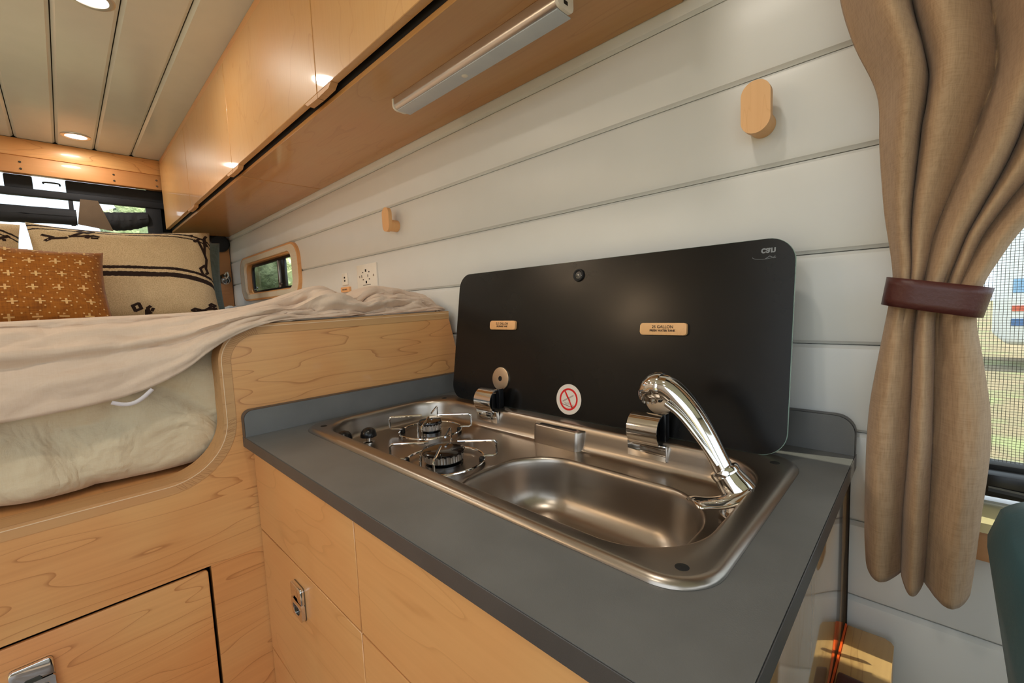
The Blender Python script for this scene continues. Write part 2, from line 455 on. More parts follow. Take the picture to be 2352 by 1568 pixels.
ceil = sempty('ceiling', (0, 0, ZC))
ys = [-.98, -.812, -.666, -.520, -.375, -.229, -.084, .0575, .2035, .3535, .5]
for a, b_ in zip(ys[:-1], ys[1:]):
    e = .011
    prof = [(a + .0015, .012), (a + .0015, .008), (a + e, 0), (b_ - e, 0), (b_ - .0015, .008), (b_ - .0015, .012)]
    B().prism(prof, lambda u, v, d: Vector((d, u, ZC + v)), XR, 1.5).build('board', 'ceiling_paint', ceil, smooth=30)
struct(B().box(-3.6, 1.6, -1.05, .83, ZC + .014, ZC + .03).build('ceiling_backing', 'gap_shade', None, None))
struct(B().box(-3.6, 1.7, -1.05, .83, -.03, 0).build('floor', wood('floor_planks', lin(112, 100, 90), lin(84, 72, 62), 'x'), None, None))
struct(backing((-3.6, -.45, -1.05, -1.0, 0, 2.1), (1.05, 1.6, -1.05, -1.0, 0, 2.1), (-.45, 1.05, -1.05, -1.0, 1.98, 2.1), (1.6, 1.65, -1.05, .83, 0, .9), (1.6, 1.65, -1.05, .83, 1.8, 2.1)).build('wall_left', 'white_board', None, None))

# rear end of the van
hb = sempty('trim_1', (XR, 0, 1.9))
B().box(XR - .05, XR, -1.0, .79, 1.975, ZC - .0005, .004).build('beam', 'maple_y', hb)
B().box(XR - .05, XR - .006, -1.0, .79, 1.892, 1.9745, .002).build('board', 'orange_board', hb)
for y in (-.075, .27, .455):
    for z in (1.945, 1.912):
        B().lathe([(.0001, .003), (.004, .003), (.0055, .001), (.0055, 0)], (XR - .006, y, z), (1, 0, 0), 12).build('screw', 'dark_chrome', hb)
rw = struct(backing((-3.46, -3.42, -1.0, .83, 0, 1.18), (-3.46, -3.42, -1.0, -.93, 1.18, 2.1), (-3.46, -3.42, .45, .83, 1.18, 2.1), (-3.46, -3.42, -1.0, .83, 1.97, 2.1)).build('wall_rear', 'black_plastic', None, None))
win3 = sempty('window_3', (-3.44, -.24, 1.18))
B().ring(rrect(1.40, .84, .03), rrect(1.32, .76, .05), frame((-3.42, -.24, 1.57), (0, 1, 0), (0, 0, 1), (1, 0, 0)), 0, .02).build('window_frame', 'black_plastic', win3)
B().box(-3.446, -3.441, -.93, .45, 1.18, 1.97).build('pane', 'glass', win3, None)

pil = sempty('trim_2', (XR, .745, 1.1))
B().box(XR - .03, XR, .703, .788, 1.10, 1.64, .002).build('board', 'orange_board', pil)
B().box(XR - .04, XR - .012, .66, .703, 1.10, 1.7, .002).build('board', 'black_plastic', pil)

# ------------------------------------------------------------------ window_1: small sliding window over the bed
w1 = sempty('window_1', (-2.575, YW, 1.35))
F1 = frame((-2.575, YW, 1.350), (1, 0, 0), (0, 0, 1), (0, -1, 0))
out_, inn_ = rrect(.912, .236, .078, 10), rrect(.765, .182, .05, 10)
B().ring(rrect(.935, .254, .087, 10), rrect(.9122, .2362, .0782, 10), F1, 0, .0125).build('frame_edge', 'maple_x', w1, smooth=35)
B().ring(out_, inn_, F1, 0, .0135).build('window_frame', wood('window_maple_lit', lin(246, 238, 218), lin(216, 180, 130), 'x', contrast=.2, rough=.18, coat=.6), w1, smooth=35)  # frame face lightened, daylight from the window put into its colour
B().ring(rrect(.775, .190, .05, 10), rrect(.745, .168, .045, 10), F1, -.024, .001).build('reveal', 'maple_x', w1, smooth=35)
B().ring(rrect(.755, .175, .03, 6), rrect(.70, .140, .02, 6), F1, -.034, -.022).build('sash_frame', 'black_plastic', w1)
B().box(-2.925, -2.49, .822, .825, 1.278, 1.422).build('pane', 'tinted', w1, None)
B().box(-2.42, -2.225, .827, .830, 1.278, 1.415).build('pane', 'glass', w1, None)
B().box(-2.495, -2.478, .813, .832, 1.278, 1.42, .002).build('sash_bar', 'alu', w1)
B().box(-2.478, -2.40, .816, .830, 1.278, 1.42, .002).build('sash_bar', 'black_plastic', w1)
for x in (-2.86, -2.47):
    B().lathe([(.0001, .006), (.006, .005), (.006, 0)], (x, .816, 1.297), (0, -1, 0), 12).build('latch_knob', 'chrome', w1)

# ------------------------------------------------------------------ window_2: side window behind the curtain
w2 = sempty('window_2', (.5, YW, .86))
B().box(-.02, .036, .782, .83, .874, 1.70, .004).build('window_frame', 'black_plastic', w2)
B().box(-.02, 1.5, .776, .83, .8755, .906, .005).build('window_frame', 'black_plastic', w2)
B().box(-.02, 1.5, .800, .828, .8965, .912, .003).build('window_track', 'black_rubber', w2)
B().box(1.44, 1.5, .782, .83, .91, 1.70, .004).build('window_frame', 'black_plastic', w2)
B().box(-.02, 1.5, .782, .83, 1.62, 1.70, .004).build('window_frame', 'black_plastic', w2)
B().box(.037, 1.439, .822, .825, .913, 1.619).build('pane', 'glass', w2, None)
B().tube([(.06, .775, .886), (.2, .768, .878), (.5, .770, .872), (.9, .772, .874)], .005, seg=8).build('seal', 'black_rubber', w2)
B().prism([(.835, .790), (.835, .760), (.848, .758), (.862, .775), (.862, .795)], lambda u, v, d: Vector((d, v, u)), -.02, 1.5).build('sill', plain('sunlit_sill', lin(236, 224, 176), .5), w2)  # yellow colour stands in for sunlight on the wooden sill
B().box(-.02, 1.5, .768, .80, .7945, .8345, .002).build('trim_board', wood('sill_trim', lin(206, 162, 120), lin(176, 124, 82), 'x', contrast=.2), w2)
b = B(); p = .0034; w = .00045
x = .037
while x < .62: b.box(x, x + w, .8165, .8166, .912, 1.62); x += p
z = .913
while z < 1.62: b.box(.037, .62, .8166, .8167, z, z + w); z += p
tag(b.build('insect_screen', plain('screen_wire', lin(86, 80, 62), .6), w2, None), 'fine grey insect mesh', kind='stuff')

# ------------------------------------------------------------------ bunk panel
panel = sempty('wall_bunk', (XB, 0, 0))
def bunk_curve(off=0.0, y_end=-.95):
    """outline of the cut-out edge (y, z), from the left low rail up over the high part; off>0 moves into the wood"""
    pts = [(y_end, .8400 - off)]
    r = .098; cy, cz = .1015, .9385
    R_ = r + off
    for k in range(13):
        a = math.radians(-90 + 90 * k / 12); pts.append((cy + R_ * math.cos(a), cz + R_ * math.sin(a)))
    r2 = .072; cy2, cz2 = .1995 + r2, 1.121 - r2
    R2 = r2 - off
    for k in range(13):
        a = math.radians(180 - 90 * k / 12); pts.append((cy2 + R2 * math.cos(a), cz2 + R2 * math.sin(a)))
    pts.append((.760, 1.127 - off))
    return pts
FP = lambda u, v, d: Vector((XB + d, u, v))
OFF = .021
core = bunk_curve(OFF) 
poly = [(-.95, 0.0)] + core + [(.772, 1.057), (.786, .99), (.786, 0.0)]
def strip_between(a, b_, fn, d0, d1):
    bb = B(); n = len(a)
    vs = [fn(*p, d) for d in (d0, d1) for p in a] + [fn(*p, d) for d in (d0, d1) for p in b_]; fs = []
    for i in range(n - 1):
        j = i + 1
        fs += [(i, j, n + j, n + i), (2 * n + i, 3 * n + i, 3 * n + j, 2 * n + j), (n + i, n + j, 3 * n + j, 3 * n + i), (i, 2 * n + i, 2 * n + j, j)]
    fs += [(0, n, 3 * n, 2 * n), (n - 1, 3 * n - 1, 4 * n - 1, 2 * n - 1)]
    bb._faces(vs, fs); return bb
# lower board with a drawer opening: pieces around it
DR = (-.62, .1545, .30, .6625)     # drawer opening y0 y1 z0 z1
bb = B()
up = [p_ for p_ in core]
bb.prism([(-.95, DR[3])] + up + [(.772, 1.057), (.786, .99), (.786, DR[3])], FP, -.018, 0)
o_ = bb.build('panel_board', 'maple_y', panel, smooth=20)
B().prism([(DR[1], 0), (.786, 0), (.786, DR[3] - .0002), (DR[1], DR[3] - .0002)], FP, -.018, 0).build('panel_board', 'maple_y', panel, smooth=20)
B().prism([(-.95, 0), (DR[0], 0), (DR[0], DR[3] - .0002), (-.95, DR[3] - .0002)], FP, -.018, 0).build('panel_board', 'maple_y', panel, smooth=20)
B().prism([(DR[0], 0), (DR[1], 0), (DR[1], DR[2]), (DR[0], DR[2])], FP, -.018, 0).build('panel_board', 'maple_y', panel, smooth=20)
strip_between(bunk_curve(0), bunk_curve(OFF - .0003), FP, -.055, .0008).build('edge_trim', 'ply_edge', panel, smooth=30)
a_ = bunk_curve(.0045); c_ = bunk_curve(.0058)
strip_between(a_, c_, FP, 0, .0014).build('trim_inlay', plain('trim_pale_line', lin(236, 206, 168), .5), panel, smooth=30)
# hatch: finger joints on the curved edging
b = B()
import itertools
cA, cB = bunk_curve(.0075), bunk_curve(.020)
for i0, i1, nsub in ((2, 13, 3), (14, 26, 2)):
    for i in range(i0, i1):
        for k in range(nsub):
            f = k / nsub
            pa = Vector(cA[i]).lerp(Vector(cA[i + 1]), f); pb = Vector(cB[i]).lerp(Vector(cB[i + 1]), min(1, f + .55))
            dd = (Vector(cA[i + 1]) - Vector(cA[i])).normalized() * .0004
            b._faces([FP(pa.x, pa.y, .0011), FP(pa.x + dd.x, pa.y + dd.y, .0011), FP(pb.x + dd.x, pb.y + dd.y, .0011), FP(pb.x, pb.y, .0011)], [(0, 1, 2, 3)])
b.build('ply_lines', plain('ply_line', lin(150, 98, 58), .7), panel, None)

def latch(o, u, v, n, parent, name='latch'):
    """flush slam latch: rounded chrome plate, split across, with a dished thumb recess in its lower half"""
    Fm = frame(o, u, v, n)
    w_, h_ = .047, .060
    lt = B().prism([p_ for p_ in rrect(w_, h_, .006, 5)], Fm, 0, .002).build(name, 'dark_chrome', parent)
    top = [(-w_ / 2, .003), (-.009, .003), (-.009, .011), (.009, .011), (.009, .003), (w_ / 2, .003), (w_ / 2, h_ / 2 - .006)]
    top += [(w_ / 2 - .006 + .006 * math.cos(a), h_ / 2 - .006 + .006 * math.sin(a)) for a in (.5, 1.0, 1.5)]
    top += [(-w_ / 2 + .006 + .006 * math.cos(a), h_ / 2 - .006 + .006 * math.sin(a)) for a in (1.65, 2.1, 2.6)] + [(-w_ / 2, h_ / 2 - .006)]
    B().prism(top, Fm, .002, .008, .0016).build('latch_plate', 'chrome', lt)
    # lower half: rounded outline with a D-shaped opening
    n_ = 40; outer = []; inner = []
    for k in range(n_):
        a = 2 * PI * k / n_
        ca, sa = math.cos(a), math.sin(a)
        s_ = min((w_ / 2) / max(abs(ca), 1e-6), (.0155) / max(abs(sa), 1e-6))
        ox, oy = ca * s_, sa * s_
        rr = .006
        if oy < 0 and abs(ox) > w_ / 2 - rr and oy < -.0155 + rr:
            q = Vector((abs(ox) - (w_ / 2 - rr), oy + .0155 - rr)); q = q.normalized() * rr
            ox, oy = math.copysign(w_ / 2 - rr + q.x, ox), -.0155 + rr + q.y
        outer.append((ox, oy - .0138))
        inner.append((ca * .0165, (sa * .0035 + .005 if sa > 0 else sa * .015 + .005) - .0138))
    B().ring(outer, inner, Fm, .002, .008).build('latch_plate', 'chrome', lt, smooth=30)
    B().tube([Fm(*p_, .0078) for p_ in inner], .0008, closed=True, seg=6).build('latch_rim', 'chrome', lt)
    B().lathe([(.016, .0002), (.012, -.003), (.006, -.0045), (.0001, -.005)], Fm(0, -.014, .0032), n, 28, False).build('latch_dish', 'dark_chrome', lt)
    return lt
bd = thing('bunk_drawer', 'maple drawer front with chrome latch under the bed', 'drawer', (XB, (DR[0] + DR[1]) / 2, DR[2]))
g = .0055
B().prism([(u + (DR[0] + DR[1]) / 2, v + (DR[2] + DR[3]) / 2) for u, v in rrect(DR[1] - DR[0] - 2 * g, DR[3] - DR[2] - 2 * g, .006, 4)], FP, -.0055, 0, .0010).build('drawer_front', 'maple_y', bd, smooth=25)
B().box(XB - .4, XB - .030, DR[0] + .02, DR[1] - .02, DR[2] + .02, DR[3] - .02).build('drawer_box', 'gap_shade', bd, None)  # box coloured dark so the gap round the front looks shaded
latch((XB, -.0825, .5905), (0, 1, 0), (0, 0, 1), (1, 0, 0), bd)
struct(B().box(-3.3, XB - .06, -.94, .78, .80, .838).build('bed_platform', 'maple_x', None, None))

# ------------------------------------------------------------------ galley cabinet
YC = .2440; XE = -.0765
gc = thing('galley_cabinet', 'maple galley cabinet with flush drawer fronts under the grey worktop', 'cabinet', (-.53, .5, 0))
gb = B(); gb.box(XB + .003, XE - .0185, YC + .0195, .785, .06, .105); gb.box(XB + .003, XB + .018, YC + .0195, .785, .105, .84); gb.box(XB + .018, XE - .0185, .765, .785, .105, .7)
gb.box(-.552, -.536, YC + .0195, .765, .105, .84); gb.box(XB + .018, XE - .0185, YC + .0195, YC + .032, .69, .712); gb.box(XB + .018, XE - .0185, YC + .0195, YC + .032, .43, .452)
gb.build('carcass', 'gap_shade', gc, None)
B().box(XE - .018, XE, YC + .0005, .786, .05, .8775, .0012).build('end_panel', 'maple_gloss', gc)
B().box(XE - .0012, XE + .0012, .786, .7885, .05, .8775).build('seal', 'gap_shade', gc, None)
cols = [(XB + .0025, -.5465), (-.5440, XE - .0185)]
rws = [(.7020, .8770), (.4400, .6990), (.0700, .4370)]
for (x0, x1) in cols:
    for (z0, z1) in rws:
        fr = B().box(x0, x1, YC, YC + .018, z0, z1, .0008, 1).build('drawer_front', 'maple_x', gc)
        if (x0, z0) == (cols[0][0], .44): latch((-.778, YC, .6395), (1, 0, 0), (0, 0, 1), (0, -1, 0), fr)

# ------------------------------------------------------------------ worktop with upstands
OC, OHx, OHy = (-.526, .5135), .409, .1915       # outer rim of the hob-sink unit
wt = thing('worktop', 'dark grey laminate worktop with low upstands against bunk and wall', 'worktop', (-.525, .5, .8785))
x0, x1, y0, y1 = XB + .002, -.0705, .2285, .788
hole = rrect(.79, .355, .04, 6); n_ = len(hole)
hole = [(u + OC[0], v + OC[1]) for u, v in hole]
outer = []
cx, cy = (x0 + x1) / 2, (y0 + y1) / 2
for (u, v) in hole:
    du, dv = u - OC[0], v - OC[1]
    k = min(((x1 if du > 0 else x0) - OC[0]) / du if abs(du) > 1e-6 else 1e9, ((y1 if dv > 0 else y0) - OC[1]) / dv if abs(dv) > 1e-6 else 1e9)
    outer.append((OC[0] + du * k, OC[1] + dv * k))
for cpt in ((x0, y0), (x0, y1), (x1, y0), (x1, y1)):
    i = min(range(n_), key=lambda q: (outer[q][0] - cpt[0])**2 + (outer[q][1] - cpt[1])**2); outer[i] = cpt
B().ring(outer, hole, lambda u, v, d: Vector((u, v, d)), .8790, .9000).build('slab', 'laminate', wt, smooth=20)
# dark edge banding, front and right
B().box(x0, x1 + .0012, y0 - .0012, y0 - .0001, .8785, .8992, .0004, 1).build('edge_band', 'laminate_edge', wt)
B().box(x1 + .0001, x1 + .0012, y0, y1, .8785, .8992, .0004, 1).build('edge_band', 'laminate_edge', wt)
def upstand(L, hgt, r):
    pts = [(0, 0), (0, hgt - r)]
    pts += [(r - r * math.cos(a), hgt - r + r * math.sin(a)) for a in [PI / 2 * k / 8 for k in range(1, 9)]]
    return pts + [(L, hgt), (L, 0)]
us = upstand(y1 - y0, .0515, .016)
B().prism(us, lambda u, v, d: Vector((x0 + d, y0 + u, .9002 + v)), 0, .0195).build('upstand', 'laminate', wt, smooth=30)
B().prism(us, lambda u, v, d: Vector((x0 + d, y0 + u, .9002 + v)), .0196, .0206).build('upstand_edge', 'laminate_edge', wt, smooth=30) if False else None
us2 = upstand(.868, .0565, .024)
B().prism(us2, lambda u, v, d: Vector((x1 - u, y1 - d, .9002 + v)), 0, .0155).build('upstand', 'laminate', wt, smooth=30)
def band(us_, fn, w0, w1):
    b_ = B(); pts = us_[1:-1]; rows_ = []
    vs = []; fs = []
    for k, (u, v) in enumerate(us_[:-1]): vs += [fn(u, v, w0), fn(u, v, w1)]
    for k in range(len(us_) - 2): fs.append((2 * k, 2 * k + 1, 2 * k + 3, 2 * k + 2))
    b_._faces(vs, fs); return b_
band([(u - .0006 if i < 9 else u, v + (.0006 if i > 1 else 0)) for i, (u, v) in enumerate(us)], lambda u, v, d: Vector((x0 + d, y0 + u, .9002 + v)), 0, .0194).build('upstand_edge', 'laminate_edge', wt, smooth=30)
band([(u - .0006 if i < 9 else u, v + (.0006 if i > 1 else 0)) for i, (u, v) in enumerate(us2)], lambda u, v, d: Vector((x1 - u, y1 - d, .9002 + v)), 0, .0154).build('upstand_edge', 'laminate_edge', wt, smooth=30)

# ------------------------------------------------------------------ combined hob and sink unit
hs = thing('hob_sink', 'stainless steel hob and sink unit with raised black glass lid', 'sink', (OC[0], OC[1], .9))
C0 = (-.36, .480)
def sdf(px, py, c, hx, hy, r):
    qx, qy = abs(px - c[0]) - hx + r, abs(py - c[1]) - hy + r
    return math.hypot(max(qx, 0), max(qy, 0)) + min(max(qx, qy), 0) - r
def rad(ang, c, hx, hy, r):
    ca, sa = math.cos(ang), math.sin(ang); lo, hi = 0, 1.2
    for _ in range(30):
        m = (lo + hi) / 2
        if sdf(C0[0] + ca * m, C0[1] + sa * m, c, hx, hy, r) > 0: hi = m
        else: lo = m
    return lo
BW = ((-.360, .480), .172, .115, .095); TR = ((-.531, .5035), .381, .1515, .085); OU = (OC, OHx, OHy, .05)
angs = []
for c, hx, hy, r in (BW, TR, OU):
    for u, v in rrect(2 * hx, 2 * hy, r, 14): angs.append(math.atan2(v + c[1] - C0[1], u + c[0] - C0[0]))
for k in range(160): angs.append(-PI + 2 * PI * k / 160)
angs.sort(); A2 = [angs[0]]
for a in angs[1:]:
    if a - A2[-1] > .006: A2.append(a)
angs = A2
def inset(S, d): return (S[0], S[1] - d, S[2] - d, max(S[3] - d, .012))
rings = []
for d, z in ((.085, .7720), (.060, .7728), (.045, .7745), (.036, .7770), (.028, .7815), (.021, .7880), (.0155, .7970), (.0115, .8090), (.0085, .8240), (.0058, .8420), (.0036, .8540), (.0020, .8590), (.0004, .8612), (-.0018, .8622), (-.0045, .8620)):
    rings.append([(rad(a, *inset(BW, d)), z) for a in angs])
i0 = rings[-1]; i1 = [(rad(a, *inset(TR, .018)), .8620) for a in angs]
for f in (.25, .5, .75): rings.append([(p[0] * (1 - f) + q[0] * f, .8620) for p, q in zip(i0, i1)])
rings.append(i1)
for d, z in ((.0135, .8628), (.0100, .8655), (.0070, .8720), (.0045, .8820), (.0022, .8930), (.0004, .9000), (-.0014, .9034), (-.0034, .9050), (-.006, .9058)):
    rings.append([(rad(a, *inset(TR, d)), z) for a in angs])
for d, z in ((.0100, .9068), (.0075, .9067), (.0052, .9060), (.0032, .9048), (.0016, .9034), (.0005, .9018), (.0, .9003)):
    rings.append([(rad(a, *inset(OU, d)), z) for a in angs])
b = B(); na = len(angs); vs = [(C0[0], C0[1], .7716)]; fs = []
for rg in rings: vs += [(C0[0] + r * math.cos(a), C0[1] + r * math.sin(a), z) for a, (r, z) in zip(angs, rg)]
for k in range(na): fs.append((0, 1 + k, 1 + (k + 1) % na))
for j in range(len(rings) - 1):
    for k in range(na):
        l_ = (k + 1) % na; fs.append((1 + j * na + k, 1 + (j + 1) * na + k, 1 + (j + 1) * na + l_, 1 + j * na + l_))
b._faces(vs, fs)
b.build('steel_body', 'steel', hs, smooth=60)
for (hx_, hy_) in ((-.889, .352), (-.146, .662), (-.147, .352), (-.889, .660)):
    B().lathe([(.0001, .0016), (.0052, .0016), (.0064, .0010), (.0066, .0)], (hx_, hy_, .9054), (0, 0, 1), 20).build('corner_hole_disc', 'black_rubber', hs)  # black discs standing in for the dark screw holes
# finger recess bump on the back wall
pts = [(-.060, 0)] + [(-.060 + .014 * (1 - math.cos(a)), .022 * math.sin(a)) for a in [PI / 2 * k / 6 for k in range(1, 7)]] + \
      [(.060 - .014 * (1 - math.cos(a)), .022 * math.sin(a)) for a in [PI / 2 * k / 6 for k in range(6, -1, -1)]]
B().prism(pts, lambda u, v, d: Vector((-.512 + u, .659 - v * (1.0 + (.9 - d) * 5), d)), .8621, .8985, .003).build('lid_catch', 'steel', hs, smooth=50)
B().prism(rrect(.088, .0085, .004, 4), lambda u, v, d: Vector((-.512 + u, .6470 + v, d)), .8982, .8988).build('catch_slot', 'gap_shade', hs, None)

# burners
def burner(c, rc, rr, ang0, nm):
    x, y = c; zt = .862
    bu = B().lathe([(.0001, 0), (rc * .95, 0), (rc * .95, .004), (rc * .6, .006), (rc * .6, .009)], (x, y, zt), (0, 0, 1), 36).build('burner', 'dark_chrome', hs)
    nt = 44; prof = []
    bb = B(); vs = []; fs = []
    for zi, (r_, z_) in enumerate(((.90, .008), (.97, .010), (.97, .0215), (.90, .023))):
        for k in range(2 * nt):
            rr_ = rc * r_ * (1.0 if k % 2 else .975); vs.append((x + rr_ * math.cos(PI * k / nt), y + rr_ * math.sin(PI * k / nt), zt + z_))
    for j in range(3):
        for k in range(2 * nt):
            l_ = (k + 1) % (2 * nt); fs.append((j * 2 * nt + k, j * 2 * nt + l_, (j + 1) * 2 * nt + l_, (j + 1) * 2 * nt + k))
    fs += [tuple(range(2 * nt - 1, -1, -1)), tuple(3 * 2 * nt + k for k in range(2 * nt))]
    bb._faces(vs, fs); bb.build('flame_ring', 'alu', bu, smooth=25)
    B().lathe([(rc * .9, .0232), (rc * 1.06, .0236), (rc * 1.06, .0262), (rc * .98, .0286), (rc * .5, .0305), (.0001, .031)], (x, y, zt), (0, 0, 1), 40).build('burner_cap', 'enamel', bu)
    for k in range(nt):
        if k % 2 == 0:
            a = 2 * PI * k / nt; B  # teeth drawn below
    tb = B()
    for k in range(22):
        a = 2 * PI * k / 22; tx, ty = x + rc * .985 * math.cos(a), y + rc * .985 * math.sin(a)
        tb.box(tx - .001, tx + .001, ty - .001, ty + .001, zt + .0205, zt + .0236)
    tb.build('flame_ports', 'black_rubber', bu, None)
    for a in (.6, 1.3):
        px_, py_ = x + rc * 1.22 * math.cos(a + PI), y + rc * 1.22 * math.sin(a + PI)
        B().lathe([(.0022, 0), (.0022, .014), (.001, .015), (.001, .02)], (px_, py_, zt), (0, 0, 1), 10).build('igniter', 'chrome', bu)
    # wire pan support
    ps = B().tube([(x + rr * math.cos(2 * PI * k / 56), y + rr * math.sin(2 * PI * k / 56), zt + .0065) for k in range(56)], .0023, closed=True, seg=8).build('pan_support', 'chrome', hs)
    for k in range(4):
        a = ang0 + k * PI / 2; ca, sa = math.cos(a), math.sin(a)
        def P(r_, z_, t_=0): return (x + ca * r_ - sa * t_, y + sa * r_ + ca * t_, zt + z_)
        path = bez([P(rr - .004, .0065, -.010), P(rr - .003, .0100, -.002), P(rr + .004, .0115), P(rr + .016, .0115)], 4) + \
               bez([P(rr + .019, .0120), P(rr + .0225, .0155), P(rr + .0225, .0300), P(rr + .0225, .0345), P(rr + .0190, .0385)], 4) + \
               [Vector(P(rr + .010, .0390)), Vector(P(rc * .72, .0400))]
        B().tube(path, .0021, seg=8).build('support_arm', 'chrome', ps)
        B().lathe([(.0045, 0), (.0050, .001), (.0050, .010), (.0035, .0115)], P(rr - .004, .0002, -.006), (0, 0, 1), 12).build('rubber_foot', 'black_rubber', ps)
burner((-.613, .447), .036, .072, PI / 4 - .02, 'large')
burner((-.790, .545), .0245, .068, PI / 4 - .02, 'small')
for (kx, ky) in ((-.842, .424), (-.862, .380)):
    kn = B().lathe([(.013, .012), (.0165, .013), (.0165, .017), (.0145, .024), (.010, .029), (.004, .0315), (.0001, .032)], (kx, ky, .862), (0, 0, 1), 28).build('knob', 'black_plastic', hs)
    B().box(kx + .008, kx + .019, ky - .003, ky + .003, .875, .8805, .0015).build('knob_pointer', 'black_plastic', kn)
    B().lathe([(.012, 0), (.012, .0015), (.006, .003), (.006, .0125)], (kx, ky, .862), (0, 0, 1), 20).build('knob_stem', 'chrome', kn)

# raised glass lid
LB, LT = Vector((-.511, .684, .9068)), Vector((-.511, .7325, 1.2195))
lv = (LT - LB).normalized(); ln = Vector((0, -lv.z, lv.y)); Lh = (LT - LB).length
FL = frame((LB + LT) / 2, (1, 0, 0), lv, ln)
LW = .747
def lidpt(x, z):      # point on lid face by world x, z -> (u, v)
    return x - LB.x, (z - (LB.z + LT.z) / 2) / lv.z
lid = B().prism(rrect(LW, Lh, .036, 10), FL, -.0035, .0010, .0006, 1).build('glass_lid', 'black_glass', hs, smooth=30)
B().ring(rrect(LW + .0012, Lh + .0012, .0365, 10), rrect(LW - .0002, Lh - .0002, .036, 10), FL, -.0036, -.0002).build('lid_edge', 'glass_edge', lid, smooth=30)
u, v = lidpt(-.508, 1.191)
FB = frame(FL(u, v, .001), (1, 0, 0), lv, ln)
B().lathe([(.0075, .0), (.0078, .003), (.0095, .0045), (.0118, .0042), (.0128, .002), (.0128, 0)], FB(0, 0, 0), ln, 28, False).build('lid_bumper', 'black_rubber', lid)
B().lathe([(.0001, .0008), (.004, .0012), (.0075, .002)], FB(0, 0, 0), ln, 20, False).build('bumper_screw', 'dark_chrome', lid)
u, v = lidpt(-.515, .9440)
FS = frame(FL(u, v, .001), (1, 0, 0), lv, ln)
stk = tag(B().prism(circ(.0305, 48), FS, 0, .0003).build('warning_sticker', 'sticker', lid, smooth=30), 'round white no-open-flame warning sticker with red ring')
B().ring(circ(.0222, 48), circ(.0184, 48), FS, .0003, .0005).build('red_ring', 'red', stk, smooth=30)
sx, sy = math.cos(math.radians(-58)), math.sin(math.radians(-58))
FX = frame(FS(0, 0, 0), Vector((1, 0, 0)) * sx + lv * sy, Vector((1, 0, 0)) * -sy + lv * sx, ln)
B().prism([(-.0195, -.0016), (-.004, -.0018), (-.002, -.0006), (.002, -.0012), (.0195, -.0016), (.0195, .0016), (.006, .0018), (.003, .0028), (-.003, .0022), (-.0195, .0016)], FX, .0003, .0005).build('red_bar', 'red', stk, smooth=30)
b = B()
for p0, p1, w_ in (((-.014, -.006), (.012, .0085), .0003), ((-.0145, -.0045), (.0115, .0100), .0003), ((-.014, -.0105), (.010, -.0150), .0005), ((-.014, -.0105), (-.0145, -.0085), .0004), ((.010, -.0150), (.0135, -.0110), .0003), ((.008, -.0150), (.0125, -.0085), .0003)):
    d_ = (Vector(p1) - Vector(p0)).normalized(); q = Vector((-d_.y, d_.x)) * w_
    b._faces([FS(p0[0] + q.x, p0[1] + q.y, .0006), FS(p0[0] - q.x, p0[1] - q.y, .0006), FS(p1[0] - q.x, p1[1] - q.y, .0006), FS(p1[0] + q.x, p1[1] + q.y, .0006)], [(0, 1, 2, 3)])
for k, cx_ in enumerate((-.008, -.005, -.002, .001)):
    b.tube([FS(cx_ + .0012 * math.sin(j * 1.3), -.0110 + .0012 * j, .0006) for j in range(5)], .00022, seg=4)
b.build('match_drawing', plain('sticker_line', lin(120, 60, 50), .6), stk, None)
u, v = lidpt(-.172, 1.2010)
FG = frame(FL(u, v, .001), (1, -0.0, 0), lv, ln)
tb, nm, mt, _ = text_mesh('can', .0145, FG, lift=.0002, mat='logo', flipv=True, bold=.0004); lg = tb.build('maker_logo', 'logo', lid, None)
b = B(); pp = [(-.019 + .030 * (1 - math.cos(PI * k / 24)) * .5, -.0075 - .0040 * math.sin(PI * k / 24)) for k in range(25)]
b.tube([FG(x_ - .002, y_, .0002) for x_, y_ in pp], .00035, seg=4)
b.tube([FG(x_, y_, .0002) for x_, y_ in ((-.004, -.0115), (.002, -.0075), (.007, -.0105), (.010, -.0100))], .0006, seg=4)
b.build('maker_logo_swoosh', 'logo', lid, None)
# hinges
for hx_, hw_ in ((-.717, .0265), (-.331, .0265)):
    hg = B().box(hx_ - hw_ - .004, hx_ + hw_ + .010, .6445, .6520, .8770, .9030, .0008).build('hinge', 'chrome', hs)
    prof = [(.660 - .026 * math.sin(a) * 1.0, .9225 - .0275 * math.cos(a)) for a in [PI * k / 14 for k in range(15)]]
    inn = [(.660 - .024 * math.sin(a), .9225 - .0255 * math.cos(a)) for a in [PI * k / 14 for k in range(14, -1, -1)]]
    B().prism(prof + inn, lambda u, v, d: Vector((d, u, v)), hx_ - hw_, hx_ + hw_).build('hinge_cover', 'chrome', hg, smooth=35)
    B().box(hx_ + hw_ * .72, hx_ + hw_ + .003, .662, .676, .9005, .9505, .001).build('hinge_arm', 'black_plastic', hg)
    B().box(hx_ - hw_ * .8, hx_ + hw_ * .65, .650, .668, .9045, .9400, .002).build('hinge_core', 'black_plastic', hg)
    u, v = lidpt(hx_ + .007, .9680)
    o3 = FL(u, v, .001)
    B().lathe([(.006, .0035), (.024, .0035), (.0262, .0030), (.0265, .001), (.0265, 0)], o3, ln, 44, False).build('hinge_disc', 'gold_steel', hg)
    B().lathe([(.0001, .001), (.004, .001), (.006, .0035)], o3, ln, 20, False).build('disc_hole', 'gap_shade', hg)

